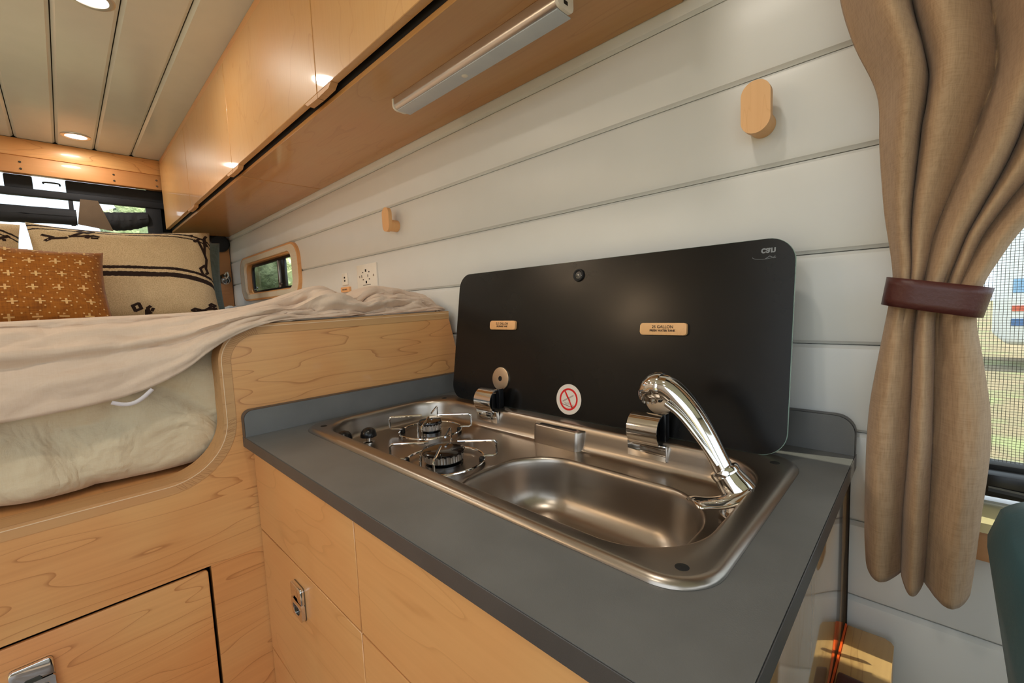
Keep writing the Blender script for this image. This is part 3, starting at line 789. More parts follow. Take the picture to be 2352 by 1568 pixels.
# faucet
fa = thing('faucet', 'chrome swivel faucet arching over the sink bowl', 'faucet', (-.157, .568, .866))
FAY = .566
B().lathe([(.0001, 0), (.027, 0), (.027, .004), (.0235, .010), (.0215, .020), (.019, .027), (.0001, .028)], (-.160, FAY, .8664), (0, 0, 1), 32).build('base', 'chrome', fa)
B().tube(bez([(-.156, FAY, .876), (-.163, FAY, .893), (-.172, FAY, .905), (-.179, FAY, .915)], 5), [.0225, .0225, .0222, .022, .0218, .0215, .021, .0205, .020, .0195, .019, .0185, .018, .0175, .017, .0165], seg=24).build('body', 'chrome', fa)
B().tube([(-.1775, FAY, .9125), (-.1805, FAY, .9165), (-.1825, FAY, .9195)], [.0178, .0185, .0172], seg=24).build('collar', 'chrome', fa)
arm = bez([(-.181, FAY, .917), (-.190, FAY, .934), (-.203, FAY + .001, .957), (-.220, FAY + .002, .982), (-.240, FAY + .003, 1.004), (-.257, FAY + .004, 1.0155), (-.272, FAY + .004, 1.0165)], 6)
na_ = len(arm)
B().tube(arm, [.0135 + .0055 * sst(.1, .85, k / na_) for k in range(na_)], seg=20, flat=(1, .88)).build('spout', 'chrome', fa, smooth=60)
B().tube(bez([(-.186, FAY - .012, .9265), (-.206, FAY - .0145, .956), (-.230, FAY - .016, .984), (-.250, FAY - .016, .998)], 5), .0042, seg=10).build('spout_rib', 'chrome', fa)
hd = B().tube(bez([(-.262, FAY + .004, 1.0165), (-.273, FAY + .004, 1.0150), (-.281, FAY + .004, 1.0070), (-.283, FAY + .004, .9960)], 6), [.0186, .0192, .0196, .0198, .0198, .0196, .0193, .019, .0188, .0186, .0184, .018, .0176, .0172, .0168, .0164, .016, .0156, .015], seg=22).build('spray_head', 'chrome', fa, smooth=60)
for k in range(9):
    a = 2 * PI * k / 9; B().lathe([(.0020, 0), (.0016, .005), (.0001, .0052)], (-.283 + .009 * math.cos(a), FAY + .004 + .009 * math.sin(a), .9962), (0, 0, -1), 8).build('nozzle', 'chrome', hd)
def lever_fn(u, v, top):
    a = Vector((-.148, .556, .9000)); c_ = Vector((-.199, .5070, .8880)); w0, w1 = .013, .0185
    p_ = a.lerp(c_, u); side = Vector((.72, -.69, .05)).normalized()
    w_ = (w0 + (w1 - w0) * u) * (1 if u < .93 else 1 - (u - .93) * 3)
    z_ = -.006 * math.sin(PI * min(1, u * 1.15)) + .004 * (1 - (2 * v - 1)**2)
    return p_ + side * (w_ * (2 * v - 1)) + Vector((0, 0, z_ + (.0015 if top else -.0015)))
bl_ = B(); bl_.grid(20, 12, lambda u, v: lever_fn(u, v, True))
bl_.build('lever', 'chrome', fa, smooth=60, solid=.003)
B().lathe([(.0001, .006), (.017, .005), (.019, 0), (.016, -.006)], (-.152, .553, .893), (.25, -.55, .8), 24).build('lever_cap', 'chrome', fa)
B().lathe([(.0001, .002), (.0045, .002), (.0055, 0)], (-.137, .549, .885), (.5, -.7, .4), 14).build('lever_screw', 'dark_chrome', fa)

# engraved tags on the lid
def lid_tag(xc, zc, lines, label):
    u, v = lidpt(xc, zc); o3 = FL(u, v, .0014)
    Ft = frame(o3, (1, 0, 0), lv, ln)
    tg = thing('wooden_tag', label, 'sign', o3, 'engraved wooden tags')
    B().prism(rrect(.082, .0205, .0045, 6), Ft, 0, .006, .0012).build('tag_plate', 'hook_wood', tg, smooth=30)
    for s_, size, vv in lines:
        tb, *_ = text_mesh(s_, size, lambda a, b_, d: Ft(a, b_ + vv, .0061 + d), bold=.0001 if size > .006 else .0002)
        tb.build('lettering', 'ink', tg, None)
lid_tag(-.325, 1.0855, [('25 GALLON', .0072, .0034), ('FRESH WATER TANK', .0048, -.0030)], 'engraved maple tag reading 25 GALLON FRESH WATER TANK')
lid_tag(-.712, 1.0905, [('5.5 GALLON', .0072, .0034), ('PROPANE TANK', .0048, -.0030)], 'engraved maple tag reading 5.5 GALLON PROPANE TANK')

# ------------------------------------------------------------------ overhead cabinets
def overhead(xa, xb, doors, label):
    oc = thing('overhead_cabinet', label, 'cabinet', ((xa + xb) / 2, .63, ZU), 'overhead maple cabinets')
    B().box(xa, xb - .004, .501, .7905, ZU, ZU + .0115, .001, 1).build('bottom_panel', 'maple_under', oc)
    B().box(xa, xb - .001, .502, .52, ZU + .012, 2.03).build('carcass', 'gap_shade', oc, None)  # carcass coloured dark so the reveal behind the doors looks shaded
    B().box(xa, xb - .001, YD + .002, .505, 2.0325, ZC - .001, .001, 1).build('top_rail', 'maple_x', oc)
    for d0, d1 in doors:
        B().box(d0 + .0018, d1 - .0018, YD, YD + .018, 1.6635, 2.0315, .0012, 1).build('door', 'maple_door', oc)
    return oc
c1 = overhead(-1.823, -.315, [(-1.823, -1.0745), (-1.0745, -.315)], 'overhead maple cabinet above the worktop with the strip light below it')
c2 = overhead(-3.262, -1.823, [(-2.552, -1.823), (-3.262, -2.552)], 'overhead maple cabinet over the bed beside the rear window')
B().box(-.3155, -.2985, YD + .002, .7905, ZU, ZC - .001, .001, 1).build('end_panel', 'ply_edge', c1)
def fpull(x, par, s_):
    pts = [(0, 0), (.075, 0), (.060, .0095), (0, .0115)]
    B().prism([(s_ * p_, -q) for p_, q in pts], lambda u, v, d: Vector((x + u, d, 1.6630 + v)), YD + .0005, YD + .017).build('finger_pull', 'ply_edge', par, smooth=20)
fpull(-1.0757, c1, -1); fpull(-1.0733, c1, 1); fpull(-1.8215, c1, 1); fpull(-1.8245, c2, -1); fpull(-2.5507, c2, 1); fpull(-2.5533, c2, -1)

# LED strip under the overhead cabinet
ls = thing('strip_light', 'slim aluminium strip light under the overhead cabinet', 'lamp', (-.70, .622, 1.617))
prof = [(-.021, 0), (-.021, -.014)] + [(-.021 + .012 * (1 - math.cos(a)), -.014 - .011 * math.sin(a)) for a in [PI / 2 * k / 5 for k in range(1, 6)]]
prof += [(.009, -.025)] + [(.009 + .012 * math.sin(a), -.014 - .011 * math.cos(a)) for a in [PI / 2 * k / 5 for k in range(1, 6)]] + [(.021, 0)]
FLS = lambda u, v, d: Vector((d, .622 + u, ZU - .0005 + v))
B().prism(prof, FLS, -.944, -.452).build('housing', 'alu', ls, smooth=30)
B().box(-.943, -.453, .6085, .6455, ZU - .0275, ZU - .0252, .0008).build('diffuser', 'diffuser', ls)
for x0_, x1_ in ((-.9500, -.9442), (-.4518, -.4460)):
    B().prism([(u * 1.06, v * 1.04) for u, v in prof], FLS, x0_, x1_, ).build('end_cap', 'white_plastic', ls, smooth=30)
B().box(-.4458, -.4452, .617, .627, ZU - .018, ZU - .012).build('socket', 'gap_shade', ls, None)
B().lathe([(.0001, .0015), (.0055, .0012), (.007, 0)], (-.712, .628, ZU - .0276), (0, 0, -1), 18).build('sensor', 'white_plastic', ls)

# ------------------------------------------------------------------ ceiling downlights
def downlight(x, y, label):
    dl = thing('ceiling_light', label, 'lamp', (x, y, ZC - .006), 'recessed ceiling lights')
    B().lathe([(.040, -.001), (.041, -.004), (.050, -.0045), (.0555, -.002), (.056, 0)], (x, y, ZC), (0, 0, 1), 36, False).build('rim', 'alu', dl)
    B().lathe([(.0001, -.0035), (.030, -.003), (.0405, -.001)], (x, y, ZC), (0, 0, 1), 32, False).build('lens', 'lamp_on', dl)
    d = bpy.data.lights.new('downlight', 'AREA'); d.shape = 'DISK'; d.size = .08; d.energy = 3.4; d.color = (1, .92, .80)
    o = bpy.data.objects.new('downlight', d); COL.objects.link(o); o.parent = dl; o.location = (0, 0, -.004)
downlight(-3.08, .130, 'lit round ceiling light near the rear beam')
downlight(-1.753, .138, 'lit round ceiling light cut by the top picture edge')
downlight(-.35, .13, 'recessed ceiling light nearest the cab on the galley side')
downlight(-3.08, -.60, 'recessed ceiling light by the rear doors on the sliding-door side')
downlight(-1.753, -.60, 'recessed ceiling light in the middle of the sliding-door side')
downlight(-.35, -.60, 'recessed ceiling light nearest the cab on the sliding-door side')

def reading_lamp(x, z, label):
    rl = thing('reading_lamp', label, 'lamp', (x, -1.0, z), 'warm wall lamps opposite the galley')
    B().lathe([(.0001, 0), (.035, 0), (.035, .012), (.012, .016), (.012, .03), (.030, .034), (.036, .07), (.033, .072)], (x, -1.0, z), (0, 1, 0), 28, False).build('housing', 'alu', rl)
    B().lathe([(.0001, .071), (.033, .071)], (x, -1.0, z), (0, 1, 0), 28, False).build('lens', emit('reading_lens', (1, .72, .42, 1), 14.0), rl)
    d = bpy.data.lights.new('reading', 'AREA'); d.shape = 'DISK'; d.size = .09; d.energy = 2.2; d.color = (1, .70, .42)
    o = bpy.data.objects.new('reading', d); COL.objects.link(o); o.parent = rl; o.location = (0, .076, 0); o.rotation_euler = (PI / 2, 0, 0)
reading_lamp(-1.82, 1.90, 'warm wall lamp high on the wall opposite the galley')
reading_lamp(-1.27, 1.60, 'warm wall lamp lower on the wall opposite the galley')

# ------------------------------------------------------------------ wall hooks, outlet, switch plate
def hook(x, z, label):
    hk = thing('wall_hook', label, 'hook', (x, YW, z), 'wooden pill-shaped wall hooks')
    Fh = frame((x, .753, z), (1, 0, 0), (0, 0, 1), (0, -1, 0))
    B().prism(rrect(.0405, .0765, .0202, 12), Fh, -.009, .003, .0008).build('face', 'hook_wood', hk, smooth=30)
    B().lathe([(.0185, 0), (.0185, .0305)], (x, YW - .0005, z - .0175), (0, -1, 0), 32).build('peg', 'hook_wood', hk)
hook(-.1965, 1.4195, 'wooden pill-shaped wall hook next to the curtain')
hook(-1.270, 1.4275, 'wooden pill-shaped wall hook above the bed')
po = thing('power_outlet', 'white mains outlet plate on the wall above the bed', 'outlet', (-1.4875, YW, 1.262))
Fo = frame((-1.4875, YW, 1.262), (1, 0, 0), (0, 0, 1), (0, -1, 0))
B().prism(rrect(.146, .090, .003, 3), Fo, .0002, .006, .0015).build('cover_plate', 'white_plastic', po)
for u, v, w_, h_ in ((-.004, .022, .010, .009), (-.004, -.020, .010, .009), (-.026, .016, .007, .004), (-.026, -.010, .007, .004), (.020, .016, .007, .004), (.020, -.010, .007, .004), (-.036, .002, .004, .010), (.010, .002, .004, .010)):
    B().prism([(u - w_ / 2, v - h_ / 2), (u + w_ / 2, v - h_ / 2), (u + w_ / 2, v + h_ / 2), (u - w_ / 2, v + h_ / 2)], Fo, .006, .0063).build('slot', 'gap_shade', po, None)
for u in (-.052, .052): B().lathe([(.0001, .001), (.004, .0008), (.0045, 0)], Fo(u, .002, .006), (0, -1, 0), 12).build('screw', 'alu', po)
B().prism([(-.030, -.031), (.028, -.031), (.028, -.0295), (-.030, -.0295)], Fo, .006, .0063).build('slot', 'gap_shade', po, None)
us_ = thing('usb_plate', 'small white socket plate left of the mains outlet', 'outlet', (-1.669, YW, 1.2645))
Fu = frame((-1.669, YW, 1.2645), (1, 0, 0), (0, 0, 1), (0, -1, 0))
B().prism(rrect(.047, .046, .002, 3), Fu, .0002, .004, .001).build('cover_plate', 'white_plastic', us_)
for v in (.006, -.006): B().prism(rrect(.011, .007, .001, 2)[:], lambda a, b_, d, v=v: Fu(a, b_ + v, d), .004, .0043).build('slot', 'gap_shade', us_, None)
tg = thing('wooden_tag', 'small engraved wooden tag below the white socket plate', 'sign', (-1.662, YW, 1.2235), 'engraved wooden tags')
Ft = frame((-1.662, YW, 1.2235), (1, 0, 0), (0, 0, 1), (0, -1, 0))
B().prism(rrect(.070, .020, .003, 3), Ft, .0002, .010, .001).build('tag_plate', 'hook_wood', tg, smooth=30)
b = B()
for k in range(6): b.prism([(-.020 + .007 * k, -.003), (-.0155 + .007 * k, -.003), (-.0155 + .007 * k, .003), (-.020 + .007 * k, .003)], Ft, .010, .0102)
b.build('lettering', 'ink', tg, None)

# ------------------------------------------------------------------ bed
mt_ = B()
def mat_fn(p):
    q = p + Vector((-2.075, -.09, .9705))
    if p.x > .9:      # front face: sheet creases
        f = sst(.9, 1.02, p.x)
        y, z = q.y, q.z
        cr = .012 * nz(y * 5 - z * 4, z * 6 + y * 2, 1.3, 2) - .020 * (1 - min(1, abs(nz((y + z * .9) * 6.5, (z - y * .6) * 2.2, 4.2, 1)) * 2.2)) ** 3 - .014 * (1 - min(1, abs(nz((y - z * .8) * 5.5, (z + y * .7) * 2.0, 9.2, 1)) * 2.4)) ** 4 + .003 * nz(y * 22, z * 22, 2)
        q.x += f * (cr + .006 * math.sin(PI * max(0, min(1, (z - .85) / .25))))
    return q
mt_.rbox((0, 0, 0), (2.07, 1.36, .252), .035, 110, mat_fn)
mo = tag(mt_.build('mattress', 'sheet', None, smooth=80), 'cream fitted mattress set behind the curved bunk edge', 'mattress')

CREST = [(-.80, 1.138), (-.2, 1.142), (.05, 1.146), (.20, 1.149), (.28, 1.158), (.34, 1.172), (.40, 1.193), (.45, 1.203), (.485, 1.190), (.52, 1.174), (.55, 1.190), (.59, 1.203), (.65, 1.199), (.715, 1.186), (.755, 1.170), (.778, 1.140)]
HEMZ = [(-.80, .985), (-.08, .994), (.015, 1.001), (.07, 1.010), (.11, 1.024), (.15, 1.046), (.185, 1.074), (.215, 1.094), (.25, 1.110), (.29, 1.1215), (.34, 1.1265), (.40, 1.1275), (.775, 1.131)]
HEMX = [(-.80, -1.002), (.06, -1.000), (.12, -.990), (.17, -.975), (.22, -.9715), (.28, -.973), (.33, -.984), (.45, -.996), (.60, -1.004), (.775, -1.020)]
def duvet_fn(u, v):
    y = -.80 + 1.576 * u
    zh, xh, zc_ = interp(y, HEMZ), interp(y, HEMX), interp(y, CREST)
    bunch = sst(.22, .42, y)
    if v < .45:
        t_ = v / .45
        # front drape: quarter-round from the hem up to the crest
        a = t_ * PI / 2
        k = 1 - bunch * .15
        x = xh + .012 * math.sin(PI * t_) - (1 - math.cos(a)) * .085 - t_ * .01
        z = zh + (zc_ - zh) * math.sin(a) ** (1.0 + .25 * bunch)
        f = math.sin(PI * min(1, t_ * 1.0)) 
        fold = (.0085 * math.sin(t_ * 15 + y * 3.5 + 1.2 * nz(y * 2, t_, 1)) + .005 * math.sin(t_ * 31 - y * 6 + 1.5 * nz(y * 3, t_ * 2, 4))) * f * (1 - .6 * bunch)
        cr = (.004 * nz(y * 9 + t_ * 3, t_ * 5 - y * 3, .7) - .006 * (1 - abs(nz(y * 5 + t_ * 2.5, t_ * 6 - y * 4, 3.7, 2))) ** 6) * sst(0, .1, t_)
        big = bunch * (.026 * nz(y * 10, t_ * 3.6, 5.1, 2) - .020 * (1 - abs(nz(y * 9 + t_ * 3, t_ * 4 - y * 5, 2.2, 2))) ** 5) * f
        x += fold + cr + big
        z += cr * .6 * f + big * .5 - (.004 * abs(math.sin(y * 38)) * bunch * f)
    else:
        t_ = (v - .45) / .55
        x = xh - .095 - 1.15 * t_
        back = 1.125 + .006 * nz(y * 4, t_ * 6, 3.3)
        z = zc_ + (back - zc_) * sst(0, .30, t_) + .004 * nz(y * 8, t_ * 20, 2.1) * sst(0, .05, t_)
        z = min(z, zc_)
    return Vector((x, y, z))
dv = B().grid(170, 90, duvet_fn)
dvo = tag(dv.build('duvet', 'duvet', None, smooth=80, solid=.004), 'rumpled beige duvet draped over the bed and bunk panel', 'duvet')
zp = [Vector((interp(y, HEMX) - .001, y, interp(y, HEMZ) - .004 - .012 * math.sin(PI * (y - .045) / .055))) for y in [.045 + .005 * k for k in range(12)]]
B().tube(zp, .0034, seg=8, flat=(.5, 1)).build('zipper', 'zip', dvo)
B().grid(24, 10, lambda u, v: Vector((-1.016 - .004 * v + .003 * nz(u * 9, v * 4, 1), .118 + .082 * u, 1.052 + .030 * u - .020 * (1 - u) + .035 * v * (.3 + .7 * u)))).build('zipper_flap', 'zip', dvo, smooth=80, solid=.002)

# pillows
def pillow(name, label, c, w_, h_, T, tilt, yaw, mat, group, seed=0, roll=0.0):
    up = Vector((-math.sin(tilt), 0, math.cos(tilt))); n = Vector((math.cos(tilt), 0, math.sin(tilt))); rt = Vector((0, 1, 0))
    Rm = Matrix.Rotation(yaw, 3, 'Z') @ Matrix.Rotation(roll, 3, 'X')
    rt, up, n = Rm @ rt, Rm @ up, Rm @ n
    def S(u, v, side=1, lift=0):
        px = w_ / 2 * u * (1 - .05 * (1 - v * v)); pz = h_ / 2 * v * (1 - .06 * (1 - u * u))
        th = T / 2 * (max(0, (1 - u**4) * (1 - v**4))) ** .55
        wrk = .006 * nz(u * 2 + seed, v * 2, seed * 1.7) * (1 - max(abs(u), abs(v))**4) + .004 * nz(u * 6, v * 5 + seed, 2.2)
        sag = -.012 * sst(.6, 1, v) * math.sin(2.2 * u + 1.4 + seed)
        return Vector(c) + rt * px + up * (pz + sag) + n * (side * (th + wrk * (th > .004)) + lift)
    root = thing(name, label, 'pillow', (c[0], c[1], c[2] - h_ / 2), group)
    bm = bmesh.new(); uvl = bm.loops.layers.uv.new('UVMap'); N = 40; org = ORG[root.name]
    for side in (1, -1):
        g_ = [[bm.verts.new(S(-1 + 2 * i / N, -1 + 2 * j / N, side) - org) for i in range(N + 1)] for j in range(N + 1)]
        for j in range(N):
            for i in range(N):
                q = [(i, j), (i + 1, j), (i + 1, j + 1), (i, j + 1)]
                if side < 0: q.reverse()
                f = bm.faces.new([g_[b_][a_] for a_, b_ in q])
                for lp, (a_, b_) in zip(f.loops, q): lp[uvl].uv = (a_ / N, b_ / N)
    bmesh.ops.remove_doubles(bm, verts=bm.verts[:], dist=1e-5)
    me = bpy.data.meshes.new('cover'); bm.to_mesh(me); bm.free(); me.materials.append(M[mat])
    for p_ in me.polygons: p_.use_smooth = True
    o = bpy.data.objects.new('cover', me); COL.objects.link(o); o.parent = root; ORG[o.name] = org
    return root, S
def ribbon(b, S, pts, wd, lift=.0025):
    P = [Vector(p_) for p_ in pts]
    for i in range(len(P) - 1):
        d_ = (P[i + 1] - P[i]); L = d_.length
        if L < 1e-6: continue
        q = Vector((-d_.y, d_.x)) / L * wd; n_ = max(1, int(L / .08)); e = d_ / L * wd * .5
        for k in range(n_):
            a_ = P[i] - e + (d_ + 2 * e) * (k / n_); c_ = P[i] - e + (d_ + 2 * e) * ((k + 1) / n_)
            if max(abs(a_.x), abs(a_.y), abs(c_.x), abs(c_.y)) > .96: continue
            b._faces([S(a_.x + q.x, a_.y + q.y, 1, lift), S(a_.x - q.x, a_.y - q.y, 1, lift), S(c_.x - q.x, c_.y - q.y, 1, lift), S(c_.x + q.x, c_.y + q.y, 1, lift)], [(0, 1, 2, 3)])
def motif(b, S, cx, cy, sx_, sy_, rot):
    """a branching stem with open lozenges at its tips"""
    R2 = Matrix.Rotation(rot, 2)
    def T_(p_): q = R2 @ Vector(p_); return (cx + q.x * sx_, cy + q.y * sy_)
    def loz(x, y, s_): ribbon(b, S, [T_((x + s_, y)), T_((x, y + s_)), T_((x - s_, y)), T_((x, y - s_)), T_((x + s_, y))], .021)
    ribbon(b, S, [T_((-1, -.5)), T_((-.35, -.45)), T_((.2, .1)), T_((.55, .55))], .020)
    ribbon(b, S, [T_((-.1, -.2)), T_((.45, -.1)), T_((.8, .05))], .020)
    loz(.78, .84, .36); loz(-1.22, -.35, .38)
    ribbon(b, S, [T_((.62, -.35)), T_((.75, -.1)), T_((1.0, .02)), T_((1.2, -.12))], .022)
    ribbon(b, S, [T_((.85, -.38)), T_((1.1, -.4))], .02)
pc, S1 = pillow('throw_pillow', 'cream woven pillow with dark brown stripes standing behind the mustard pillow', (-2.78, .262, 1.352), .67, .465, .20, .17, .02, 'kilim', 'woven cream pillows', 1.0)
for mo_ in ((-.62, .72, .22, .16, .1), (.86, .50, .15, .34, 1.25), (.02, -1.00, .14, .22, 1.2), (.80, -.80, .14, .08, .2)):
    b = B(); motif(b, S1, *mo_); b.build('embroidery', 'brown_yarn', pc, None)
pl, S2 = pillow('throw_pillow', 'cream woven pillow at the left picture edge behind the mustard pillow', (-2.80, -.430, 1.345), .68, .46, .20, .17, -.02, 'kilim', 'woven cream pillows', 3.0)
for mo_ in ((.66, .66, -.22, .16, -.2), (-.5, .66, .22, .16, .1)):
    b = B(); motif(b, S2, *mo_); b.build('embroidery', 'brown_yarn', pl, None)
pm, S3 = pillow('throw_pillow', 'mustard pillow with small pale crosses and dots in front of the cream pillows', (-2.50, -.115, 1.280), .53, .335, .17, .30, .05, 'mustard', None, 5.0)
bd_ = B()
for j in range(6):
    for i in range(7):
        cx_, cy_ = -.90 + i * .27 + (.05 * (j % 2)), -.86 + j * .34
        if abs(cx_) < .95 and abs(cy_) < .95:
            b = B(); ribbon(b, S3, [(cx_ - .046, cy_), (cx_ + .046, cy_)], .015, .002); ribbon(b, S3, [(cx_, cy_ - .062), (cx_, cy_ + .062)], .013, .0022)
            b.build('woven_cross', 'cream_yarn', pm, None)
        for k in range(6):
            dx = cx_ + .135 + .095 * math.cos(k * PI / 3 + .3) * (1.1 if k % 2 else .6); dy = cy_ + .17 + .14 * math.sin(k * PI / 3 + .3) * (1.1 if k % 2 else .7)
            if abs(dx) < .95 and abs(dy) < .95:
                bd_._faces([S3(dx + .012 * math.cos(q * PI / 3), dy + .017 * math.sin(q * PI / 3), 1, .002) for q in range(6)], [tuple(range(6))])
bd_.build('woven_dots', 'cream_yarn', pm, None)['kind'] = 'stuff'
pillow('throw_pillow', 'grey-blue pillow standing behind the cream pillow beside the rear post', (-3.04, .40, 1.335), .56, .44, .14, .08, -.2, 'grey_pillow', None, 8.0)
b = B().grid(30, 16, lambda u, v: Vector((-3.20 + .75 * u, 0.695 + .075 * v, 1.150 + .045 * math.sin(PI * v) * (1 - .5 * u) + .012 * nz(u * 5, v * 4, 6))))
tag(b.build('folded_sheet', 'white_sheet', None, smooth=80, solid=.01), 'white folded sheet lying between pillows and boarded wall', 'sheet')

# ------------------------------------------------------------------ rear window shade, speaker, tie-down
rs = thing('rear_window_shade', 'rolled black window shade with clear slots across the rear doors', 'shade', (-3.36, -.2, 1.65))
XS = -3.352
def sag_roll(y0_, y1_, zt0, zt1, zb0, zb1, sag, name='shade_roll', mat='black_cloth', x=XS):
    def f(u, v):
        y = y0_ + (y1_ - y0_) * u; top = zt0 + (zt1 - zt0) * u; bot = zb0 + (zb1 - zb0) * u - sag * math.sin(PI * u)
        a = v * 2 * PI
        return Vector((x + .030 * math.cos(a) + .004 * nz(u * 9, a, 1), y, (top + bot) / 2 + (top - bot) / 2 * math.sin(a) + .003 * nz(u * 14, a * .6, 2)))
    return B().grid(40, 20, f).build(name, mat, rs, smooth=80)
b = B(); b.box(XS - .02, XS + .02, -.95, .62, 1.795, 1.832, .006)
b.build('shade_rail', 'black_cloth', rs)
for ya, yb in ((-.95, -.27), (-.140, -.042), (.077, .62)):
    B().box(XS - .014, XS + .014, ya, yb, 1.831, 1.897, .006).build('shade_rail', 'black_cloth', rs)
B().tube(bez([(XS + .012, -.004, 1.866), (XS + .02, 0, 1.871), (XS + .02, .05, 1.871), (XS + .012, .056, 1.861)], 5), .004, seg=8).build('handle', 'black_plastic', rs)
sag_roll(-.95, .105, 1.738, 1.748, 1.665, 1.665, .010)
sag_roll(.195, .405, 1.745, 1.770, 1.655, 1.690, .018)
B().box(XS - .01, XS + .012, .080, .098, 1.66, 1.80, .003).build('strap', 'black_cloth', rs)
B().box(XS - .01, XS + .012, .400, .470, 1.60, 1.80, .003).build('strap', 'black_cloth', rs)
B().prism([(.125, 1.80), (.195, 1.80), (.245, 1.640), (.105, 1.665)], lambda u, v, d: Vector((d, u, v)), XS + .034, XS + .038).build('mesh_flap', 'brown_mesh', rs)
sp = thing('speaker', 'round black speaker on the wooden rear post', 'speaker', (XR, .738, 1.60))
B().lathe([(.050, 0), (.050, .014), (.046, .018), (.0001, .019)], (XR + .0005, .738, 1.60), (1, 0, 0), 36).build('grille', 'black_cloth', sp)
B().lathe([(.048, .0), (.054, .0), (.054, .014), (.048, .017)], (XR + .0005, .738, 1.60), (1, 0, 0), 36, False).build('rim', 'black_plastic', sp)
td = thing('tie_down_ring', 'small chrome tie-down ring on the wooden rear post', 'hook', (XR, .748, 1.37))
B().lathe([(.0001, .005), (.030, .003), (.034, 0)], (XR + .0005, .748, 1.375), (1, 0, 0), 26).build('plate', 'dark_chrome', td)
B().tube([(XR + .010, .748 + .020 * math.cos(2 * PI * k / 24), 1.365 + .020 * math.sin(2 * PI * k / 24)) for k in range(24)], .0045, closed=True, seg=8).build('ring', 'chrome', td)
B().tube(bez([(XR + .010, .745, 1.40), (XR + .014, .760, 1.42), (XR + .012, .765, 1.395), (XR + .012, .748, 1.375)], 5), .005, seg=8).build('clasp', 'chrome', td)

# ------------------------------------------------------------------ curtain
cu = thing('curtain', 'tan linen curtain tied back at the side window', 'curtain', (.01, .73, .768))
XL = [(.765, -.0515), (.80, -.0535), (.884, -.0545), (.974, -.053), (1.045, -.0455), (1.112, -.037), (1.151, -.033), (1.239, -.044), (1.32, -.0505), (1.384, -.0545), (1.454, -.079), (1.511, -.0935), (1.75, -.13)]
XRt = [(.765, .0470), (.80, .0495), (.858, .0525), (.94, .0570), (.99, .0555), (1.05, .0475), (1.10, .0405), (1.136, .0440), (1.164, .0545), (1.202, .0740), (1.30, .150), (1.45, .235), (1.75, .30)]
VAL = {0: [0, .365, .57, 1.0], 1: [0, .20, .385, .60, .78, 1.0]}
CF = .70 / .73
def cshift(p): return Vector((p.x * CF, p.y - .03, 1.14 + (p.z - 1.14) * CF))
def curtain_fn(u, v):
    return cshift(curtain_raw(u, v))
def curtain_raw(u, v):
    z = .766 + (1.75 - .766) * v
    xl, xr = interp(z, XL), interp(z, XRt)
    up = sst(1.06, 1.22, z)
    def lobe(vals, skews):
        for k, (a, c) in enumerate(zip(vals[:-1], vals[1:])):
            if u <= c:
                t_ = (u - a) / (c - a)
                return max(0, math.sin(PI * t_ ** skews[k])) ** .85, k
        return 0, 0
    wob = .030 * math.sin(z * 9 + 1.0) * u * (1 - u) * 4
    vals1 = [0] + [q + wob * (1 if k % 2 else -.6) + .02 * math.sin(z * 14 + k * 2) * up for k, q in enumerate(VAL[1][1:-1])] + [1.0]
    vals0 = [0] + [q + .35 * wob + .010 * math.sin(z * 21 + k * 3) for k, q in enumerate(VAL[0][1:-1])] + [1.0]
    h0, k0 = lobe(vals0, (.85, 1.0, 1.2)); h1, k1 = lobe(vals1, (1.5, .62, 1.45, .7, 1.2))
    am0 = .034; am1 = .026 + (.050, .034, .058, .030, .045)[k1] * sst(1.15, 1.48, z)
    y = .742 - (1 - up) * am0 * h0 - up * am1 * h1
    y += .0045 * nz(u * 3.5, z * 6, 2) * sst(0, .1, u) * sst(0, .1, 1 - u) + .002 * nz(u * 9, z * 16, 5)
    zz = z
    if v < .02: zz = z + .0 
    dz = (1 - sst(.766, .90, z)) * (.007 * h0 * -1 + (.0, -.005, -.005)[min(k0, 2)])
    x = xl + (xr - xl) * u
    sway = up * .012 * math.sin(u * PI) * sst(1.2, 1.5, z)
    return Vector((x - sway, y, zz + dz))
B().grid(150, 130, curtain_fn).build('cloth', 'linen', cu, smooth=80, solid=.0018)
B().grid(60, 60, lambda u, v: (lambda q: Vector((q.x, .7250 + .004 * math.sin(u * 9) , q.z)))(curtain_fn(.03 + .94 * u, v))).build('cloth_back', 'linen', cu, smooth=80, solid=.0015)
B().box(-.16, 1.2, .705, .790, 1.726, 1.746, .003).build('curtain_track', 'white_plastic', cu)
ct = B(); vs = []; fs = []; N = 64
for j in range(5):
    for k in range(N):
        a = 2 * PI * k / N; ca, sa = math.cos(a), math.sin(a)
        ex = math.copysign(abs(ca) ** .55, ca); ey = math.copysign(abs(sa) ** .75, sa)
        x = .0040 + (.0450 - .0015 * (1 - j / 4)) * ex; y = .729 + .038 * ey
        zt = 1.1275 - .018 * (x - .004) / .044 * .5 
        vs.append(cshift(Vector((x + (.003 * (j / 4 - .5)) * 2, y, zt + (j / 4 - .5) * .0335))))
for j in range(4):
    for k in range(N):
        l_ = (k + 1) % N; fs.append((j * N + k, j * N + l_, (j + 1) * N + l_, (j + 1) * N + k))
ct._faces(vs, fs)
tag(ct.build('curtain_tie', 'leather', None, smooth=60, solid=.0022), 'dark brown leather strap tied around the tan curtain', 'strap')

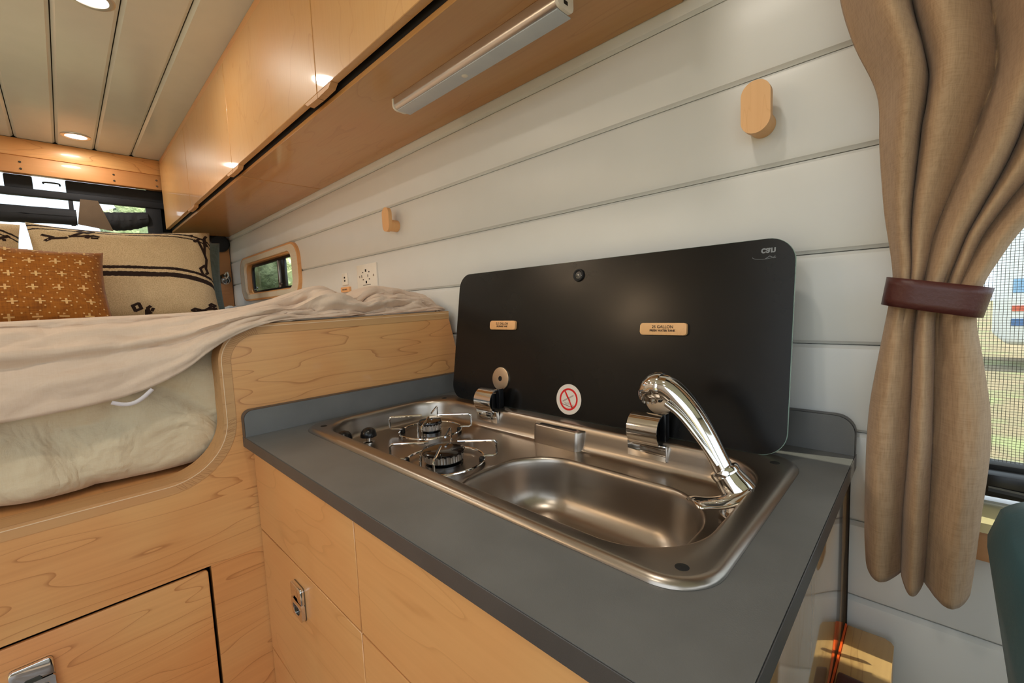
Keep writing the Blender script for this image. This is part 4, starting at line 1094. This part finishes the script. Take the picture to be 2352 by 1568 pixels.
# ------------------------------------------------------------------ slim bench end, seat
sb = thing('slim_pullout', 'slim wooden pull-out with leather tab beside the galley end panel', 'cabinet', (-.047, .5, .0))
pts = [(-.0735, .30), (-.0205, .30)] + [(-.0205 - .010 * (1 - math.cos(a)), .767 + .010 * math.sin(a)) for a in [PI / 2 * k / 5 for k in range(6)]] + [(-.0735, .777)]
B().prism(pts, lambda u, v, d: Vector((u, v, d)), .04, .638, .002).build('box', 'bench_wood', sb, smooth=30)
B().box(-.0760, -.0737, .30, .775, .04, .6395).build('edge_strip', 'orange', sb, None)
B().rbox((-.056, .640, .6415), (.030, .042, .006), .0028, 8).build('pull_tab', 'leather', sb)
st = thing('cab_seat', 'dark teal cab seat at the right picture edge', 'seat', (.30, .375, 0))
an = math.radians(8)
def seat_fn(c, a):
    Rm = Matrix.Rotation(-a, 3, 'Y'); return lambda p_: Rm @ p_ + Vector(c)
B().rbox(None, (.13, .46, .66), .04, 16, seat_fn((.1490, .375, .628), an)).build('backrest', 'teal_leather', st, smooth=80)
B().rbox(None, (.50, .46, .13), .055, 16, seat_fn((.41, .375, .40), 0)).build('cushion', 'teal_leather', st, smooth=80)
B().box(.20, .62, .19, .56, .0, .34, .02).build('pedestal', 'black_plastic', st)

# ------------------------------------------------------------------ outdoors
struct(B().grid(2, 2, lambda u, v: Vector((-60 + 120 * u, -60 + 120 * v, -.45))).build('ground', 'soil', None, None))
def tree(x, y, h_, r, mat, label, seed):
    tr = thing('tree', label, 'tree', (x, y, -.45), 'trees outside the van')
    B().tube([(x, y, -.45), (x + .05, y, h_ * .3), (x, y + .05, h_ * .6)], [r * .09, r * .07, r * .04], seg=8).build('trunk', 'bark', tr)
    bm = bmesh.new(); bmesh.ops.create_icosphere(bm, subdivisions=5, radius=1)
    b = B(); vs = []; bm.verts.ensure_lookup_table()
    for v in bm.verts:
        c = v.co; k = 1 + .35 * nz(c.x * 2 + seed, c.y * 2, c.z * 2) + .18 * nz(c.x * 9, c.y * 9 + seed, c.z * 9)
        vs.append((x + c.x * r * k, y + c.y * r * k, h_ * .58 - .2 + c.z * h_ * .5 * k))
    bm.verts.index_update(); fs = [tuple(w.index for w in f.verts) for f in bm.faces]; bm.free()
    b._faces(vs, fs); b.build('crown', mat, tr, smooth=180)
tree(-9.5, 2.5, 3.9, 1.7, 'leaf_washed', 'green leafy tree coloured as if overexposed behind the rear window on its right', 1)
tree(-16, 2.0, 3.4, 1.5, 'leaf_washed2', 'small green tree farther behind the rear window', 4)
tr_ = thing('trailer', 'white trailer with blue and red stripes beyond the side window', 'trailer', (3.6, 13.0, -.45))
B().box(1.0, 6.2, 12.0, 14.0, .0, 2.3, .12, 3).build('body', plain('trailer_white', lin(232, 234, 236), .5), tr_)
for z0_, z1_, m_ in ((.35, .48, lin(60, 110, 170)), (.62, .72, lin(214, 92, 70)), (.95, 1.2, lin(120, 170, 210))):
    B().box(1.1, 6.1, 11.985, 11.999, z0_, z1_).build('stripe', plain('stripe', m_, .5), tr_, None)
for x_ in (2.2, 5.0): B().lathe([(.0001, .0), (.38, .0), (.38, .2), (.0001, .2)], (x_, 12.05, -.07), (0, -1, 0), 24).build('wheel', 'black_rubber', tr_)
